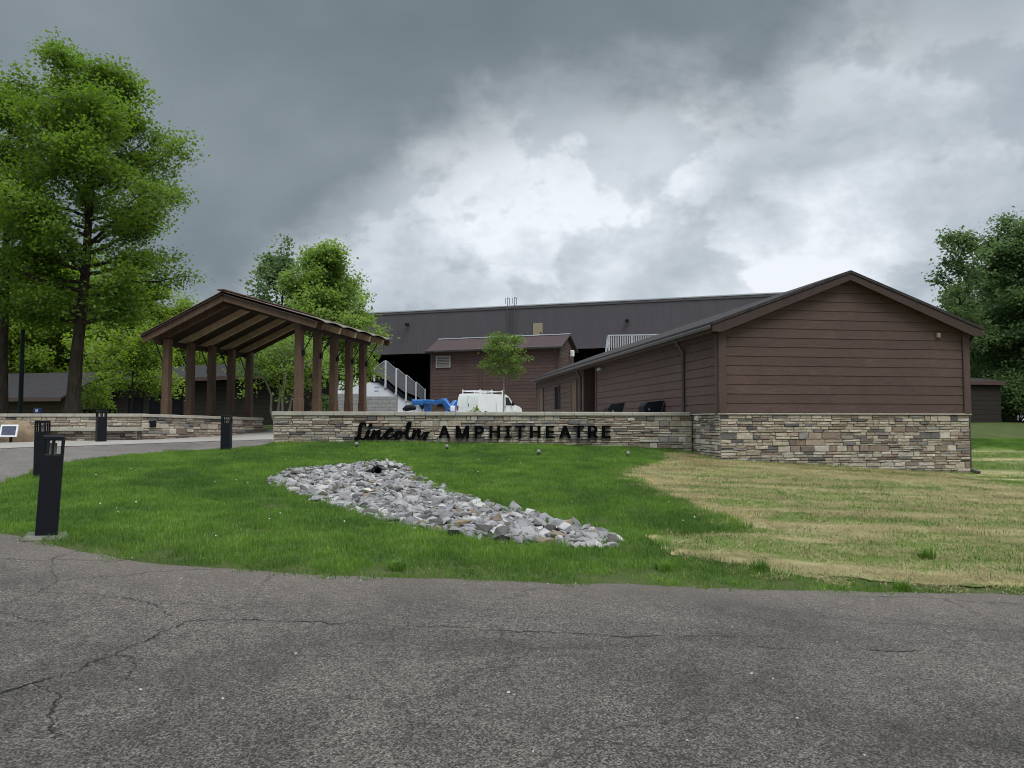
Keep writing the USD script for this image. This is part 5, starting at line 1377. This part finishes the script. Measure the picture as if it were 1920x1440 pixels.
straw_mat = M('straw_matting', {'at': ('attribute', {'attribute': 'greenness'}), 'g': ('geometry', {}), 'mp': ('mapping', {'scale': (3.0, 11.0, 3.0)}),
    'n': ('noise_texture', {'scale': 6.0, 'detail': 8.0, 'roughness': 0.75}), 'n2': ('noise_texture', {'scale': 60.0, 'detail': 3.0, 'roughness': 0.7}), 'n3': ('noise_texture', {'scale': .5, 'detail': 3.0}),
    'r': ('rgb_ramp', {'ramp': [(0.25, (0.16, 0.140, 0.068)), (0.5, (0.34, 0.305, 0.165)), (0.75, (0.58, 0.53, 0.33))]}),
    'tint': ('rgb_ramp', {'ramp': [(.35, (1.0, .86, .66)), (.6, (1, 1, 1))]}), 'mt': ('mix_color', {'blend_type': 'multiply', 'fac': .8}),
    'gr': ('rgb_ramp', {'ramp': [(0.3, (0.075, 0.105, 0.022)), (0.7, (0.150, 0.180, 0.050))]}), 'ad': ('math', {'math_type': 'multiply_add', 'value2': 2.2, 'value3': -0.90}),
    'a2': ('math', {'math_type': 'multiply_add', 'value2': 0.55}), 'cl': ('clamp', {}), 'mx': ('mix_color', {}), 'bw': ('attribute', {'attribute': 'brown'}), 'bm': ('mix_color', {'b': (0.200, 0.120, 0.050)}), 'b': ('bump', {'strength': .8, 'distance': .02}),
    'p': ('principled_bsdf', {'roughness': .9, 'specular_ior_level': .15})},
    [('g.position', 'mp.vector'), ('mp.vector', 'n.vector'), ('g.position', 'n2.vector'), ('g.position', 'n3.vector'), ('n.fac', 'r.fac'), ('n3.fac', 'tint.fac'), ('r.color', 'mt.a'), ('tint.color', 'mt.b'), ('n2.fac', 'gr.fac'),
     ('n.fac', 'a2.value1'), ('at.fac', 'ad.value1'), ('ad.value', 'a2.value3'), ('a2.value', 'cl.value'), ('cl.result', 'mx.fac'), ('bw.fac', 'bm.fac'), ('mt.result', 'bm.a'), ('bm.result', 'mx.a'), ('gr.color', 'mx.b'), ('mx.result', 'p.base_color'), ('n2.fac', 'b.height'), ('b.normal', 'p.normal')])
straw = thing('straw_mulch', 'tan straw matting with thin new grass on the slope below the gable', 'straw', kind='stuff')
sm = part(straw, 'straw_sheet', (smesh.vertices, smesh.faces), straw_mat, True, kind='stuff')
UsdGeom.PrimvarsAPI(sm).CreatePrimvar('greenness', Sdf.ValueTypeNames.FloatArray, 'vertex').Set(Vt.FloatArray.FromNumpy(gv_.astype(np.float32)))

bwn = .75 * np.clip(band(smesh.vertices[:, 0], smesh.vertices[:, 1], [(1262, 850), (1350, 870)], .75) + .6 * band(smesh.vertices[:, 0], smesh.vertices[:, 1], [(1350, 874), (1480, 892), (1580, 905)], .35), 0, 1) * (.4 + .9 * meshkit.fbm(smesh.vertices * (2, 2, 0), 3, 61))
UsdGeom.PrimvarsAPI(sm).CreatePrimvar('brown', Sdf.ValueTypeNames.FloatArray, 'vertex').Set(Vt.FloatArray.FromNumpy(bwn.astype(np.float32)))

def blades(seed, n, span, h, w, lie=.35, spread=1.0):
    rg = np.random.default_rng(seed)
    p = np.column_stack([rg.uniform(-span, span, (n, 2)), np.zeros(n)])
    az = rg.uniform(0, 6.283, n); d = np.column_stack([np.cos(az), np.sin(az), np.zeros(n)]); s = np.column_stack([-np.sin(az), np.cos(az), np.zeros(n)])
    H = h * rg.uniform(.45, 1.25, n)[:, None]; b = lie * rg.uniform(.2, 1.6, n)[:, None]; W = w * rg.uniform(.7, 1.3, n)[:, None]
    up = np.array([0, 0, 1.0])
    v = np.stack([p - s * W, p + s * W, p + up * H * .6 + d * H * b * .35 + s * W * .75, p + up * H * .6 + d * H * b * .35 - s * W * .75, p + up * H * (1 - .18 * b) + d * H * b], 1).reshape(-1, 3)
    k = np.arange(n)[:, None] * 5
    f = np.vstack([np.hstack([k, k + 1, k + 2]), np.hstack([k, k + 2, k + 3]), np.hstack([k + 3, k + 2, k + 4])])
    return trimesh.Trimesh(v, f, process=False)

def instancer(name, protos, pts, sc, ids, rz, label, cat, parent=None, mats=None, scz=None):
    path = numbered((str(parent.GetPath()) if parent is not None else '/World') + '/' + name)
    pi = UsdGeom.PointInstancer.Define(stage, path)
    rel = pi.CreatePrototypesRel()
    for k, (m, mt) in enumerate(protos):
        q = usdkit.mesh(stage, f'{path}/tuft_shape_{"abcdefghijklmn"[k]}', m, mt)
        rel.AddTarget(q.GetPath())
    n = len(pts)
    pi.CreatePositionsAttr(Vt.Vec3fArray.FromNumpy(np.asarray(pts, np.float32)))
    pi.CreateProtoIndicesAttr(Vt.IntArray.FromNumpy(np.asarray(ids, np.int32)))
    scz = sc if scz is None else scz
    pi.CreateScalesAttr(Vt.Vec3fArray.FromNumpy(np.column_stack([sc, sc, scz]).astype(np.float32)))
    q = np.column_stack([0 * rz, 0 * rz, np.sin(rz / 2), np.cos(rz / 2)])
    pi.CreateOrientationsAttr(Vt.QuathArray([Gf.Quath(float(a[3]), float(a[0]), float(a[1]), float(a[2])) for a in q]))
    tag(pi, label, cat, None, 'stuff')
    return pi

rg = np.random.default_rng(4)
# lawn: everything in front that is not road, path, stones or straw
step = .17
X, Y = np.meshgrid(np.arange(-15, 26, step), np.arange(6.9, 36, step))
P_ = np.column_stack([X.ravel(), Y.ravel()]) + rg.uniform(-.5, .5, (X.size, 2)) * step
inside = np.abs(P_[:, 0] / P_[:, 1]) < .74
P_ = P_[inside]
hard = unary_union([road_poly.buffer(-.02), path_poly.buffer(.02), apron_poly, yard_poly, bed.buffer(-.17)])
pts_s = shapely.points(P_)
shapely.prepare(hard); shapely.prepare(straw_poly)
ok = ~shapely.contains(hard, pts_s)
behind = ((P_ - SA) @ sn > -.05) & ((P_ - SA) @ su > -.1) & ((P_ - SA) @ su < SL + .1)
bld = ((P_ - C0) @ U > -.05) & ((P_ - C0) @ U < GW + .02) & ((P_ - C0) @ V > -.03)
wallL = (P_[:, 1] > 24) & (P_[:, 0] < -6.5)
ok &= ~behind & ~bld & ~wallL & ~((P_[:, 0] < 6.0) & (P_[:, 1] > 25.0))
P_ = P_[ok]; pts_s = pts_s[ok]
in_straw = shapely.contains(straw_poly, pts_s)
de = shapely.distance(LineString(edge), pts_s)
nz = meshkit.fbm(np.column_stack([P_ * .8, 0 * P_[:, :1]]), 4, 33)
nf = meshkit.fbm(np.column_stack([P_ * 2.5, 0 * P_[:, :1]]), 3, 34)
gr = greenness(P_[:, 0], P_[:, 1])
# bare verge: little grass within about 0.35 m of the road on the right, less on the left
verge = np.where(P_[:, 0] > -1.5, .50, .14) * (.6 + .9 * nf)
dens = np.where(in_straw, np.clip((gr - .26) * 1.2, .05, .9), np.where(de < verge, .75 * (nf > .36), 1.0))
worn = (nz < .36) & ~in_straw & (P_[:, 1] < 13)
dens = np.where(worn, dens * .75, dens)
keep = rg.random(len(P_)) < dens
P_, in_straw, nz, gr, de, nf, verge = P_[keep], in_straw[keep], nz[keep], gr[keep], de[keep], nf[keep], verge[keep]
z = gz(P_[:, 0], P_[:, 1])
hgt = np.where(in_straw, rg.uniform(.35, .9, len(P_)) , .38 + 1.0 * nf + .3 * nz + rg.uniform(-.2, .3, len(P_)))
hgt = np.where((de < verge) & ~in_straw, hgt * .6, hgt)
protos = [(blades(200 + k, 70, .15, .075, .0034, .45), grass_mat) for k in range(8)]
L_ = ~in_straw
instancer('grass', protos, np.column_stack([P_, z])[L_], rg.uniform(.85, 1.15, L_.sum()), rg.integers(0, 8, L_.sum()), rg.uniform(0, 6.28, L_.sum()), 'green mown lawn grass in front of the sign wall', 'grass', scz=hgt[L_])
pr2 = [(blades(300 + k, 16, .14, .085, .0036, .4), grass_mat) for k in range(6)]
S_ = in_straw
instancer('sparse_grass', pr2, np.column_stack([P_, z + .01])[S_], rg.uniform(.85, 1.2, S_.sum()), rg.integers(0, 6, S_.sum()), rg.uniform(0, 6.28, S_.sum()), 'thin new grass growing through the straw', 'grass', scz=hgt[S_])
# straw fibres lying loose on the matting, near part
n = 9000
q = rg.uniform((2.0, 7.4), (13, 24), (n * 2, 2)); dq = shapely.distance(straw_poly, shapely.points(q)); q = q[(dq < .45 * rg.random(len(q)) ** 2) & (shapely.distance(road_poly, shapely.points(q)) > .05)]
q = q[np.abs(q[:, 0] / q[:, 1]) < .72]
q = q[rg.random(len(q)) > .75 * greenness(q[:, 0], q[:, 1])]
pr3 = [(blades(400 + k, 34, .16, .035, .0030, 3.2), strawblade_mat) for k in range(5)]
instancer('straw_fibres', pr3, np.column_stack([q, straw_z(q[:, 0], q[:, 1]) + .010]), rg.uniform(.8, 1.3, len(q)), rg.integers(0, 5, len(q)), rg.uniform(0, 6.28, len(q)), 'loose tan straw fibres', None, parent=straw)

# weed tufts
for px, py, s, lab in ((1425, 1076, .9, 'dark weed tuft on the lawn edge left of the pale straw strip'), (1692, 1108, .62, 'low weed tuft at the road edge below the straw'), (1737, 1050, .8, 'tall grassy tuft in the straw at the right'), (1246, 1072, .7, 'leafy weed in the lawn edge, left of the straw strip'), (744, 1070, .75, 'dark weedy clump at the road edge below the stone bed')):
    x, y = ground_at(px, py)
    top('weed_tuft', blades(int(px), 130, .10 * s, .17 * s, .005, .55).apply_translation((x, y, g1(x, y))), grass_mat, lab, 'weed')
# pale pebbles on the road and its edge
ms = []
for _ in range(420):
    if rg.random() < .75:
        k = rg.integers(0, len(edge) - 1); p = edge[k] + rg.normal(0, .10, 2) + (0, -.05)
    else:
        p = rg.uniform((-6, 3.4), (6, 9.0))
    r = rg.uniform(.005, .014)
    m = boulder(rg.integers(1e6), (r, r, r), .6, 10); m.apply_translation((p[0], p[1], g1(*p) + .012 + r * .3)); ms.append(m)
top('pebbles', cat_(ms), pebble_mat, 'pale pebbles scattered along the road edge', 'pebbles', kind='stuff')
# little flowers in the lawn
ms = []
for _ in range(46):
    p = rg.uniform((-8, 8.4), (3, 20))
    if bed.buffer(.1).contains(Point(p)) or road_poly.contains(Point(p)) or straw_poly.contains(Point(p)) or path_poly.contains(Point(p)): continue
    m = trimesh.creation.icosphere(1, rg.uniform(.008, .014)); m.apply_scale((1, 1, .6)); m.apply_translation((*p, g1(*p) + rg.uniform(.05, .09))); ms.append(m)
top('clover_flowers', cat_(ms), white_mat, 'tiny pale flower heads in the lawn', 'flowers', kind='stuff')
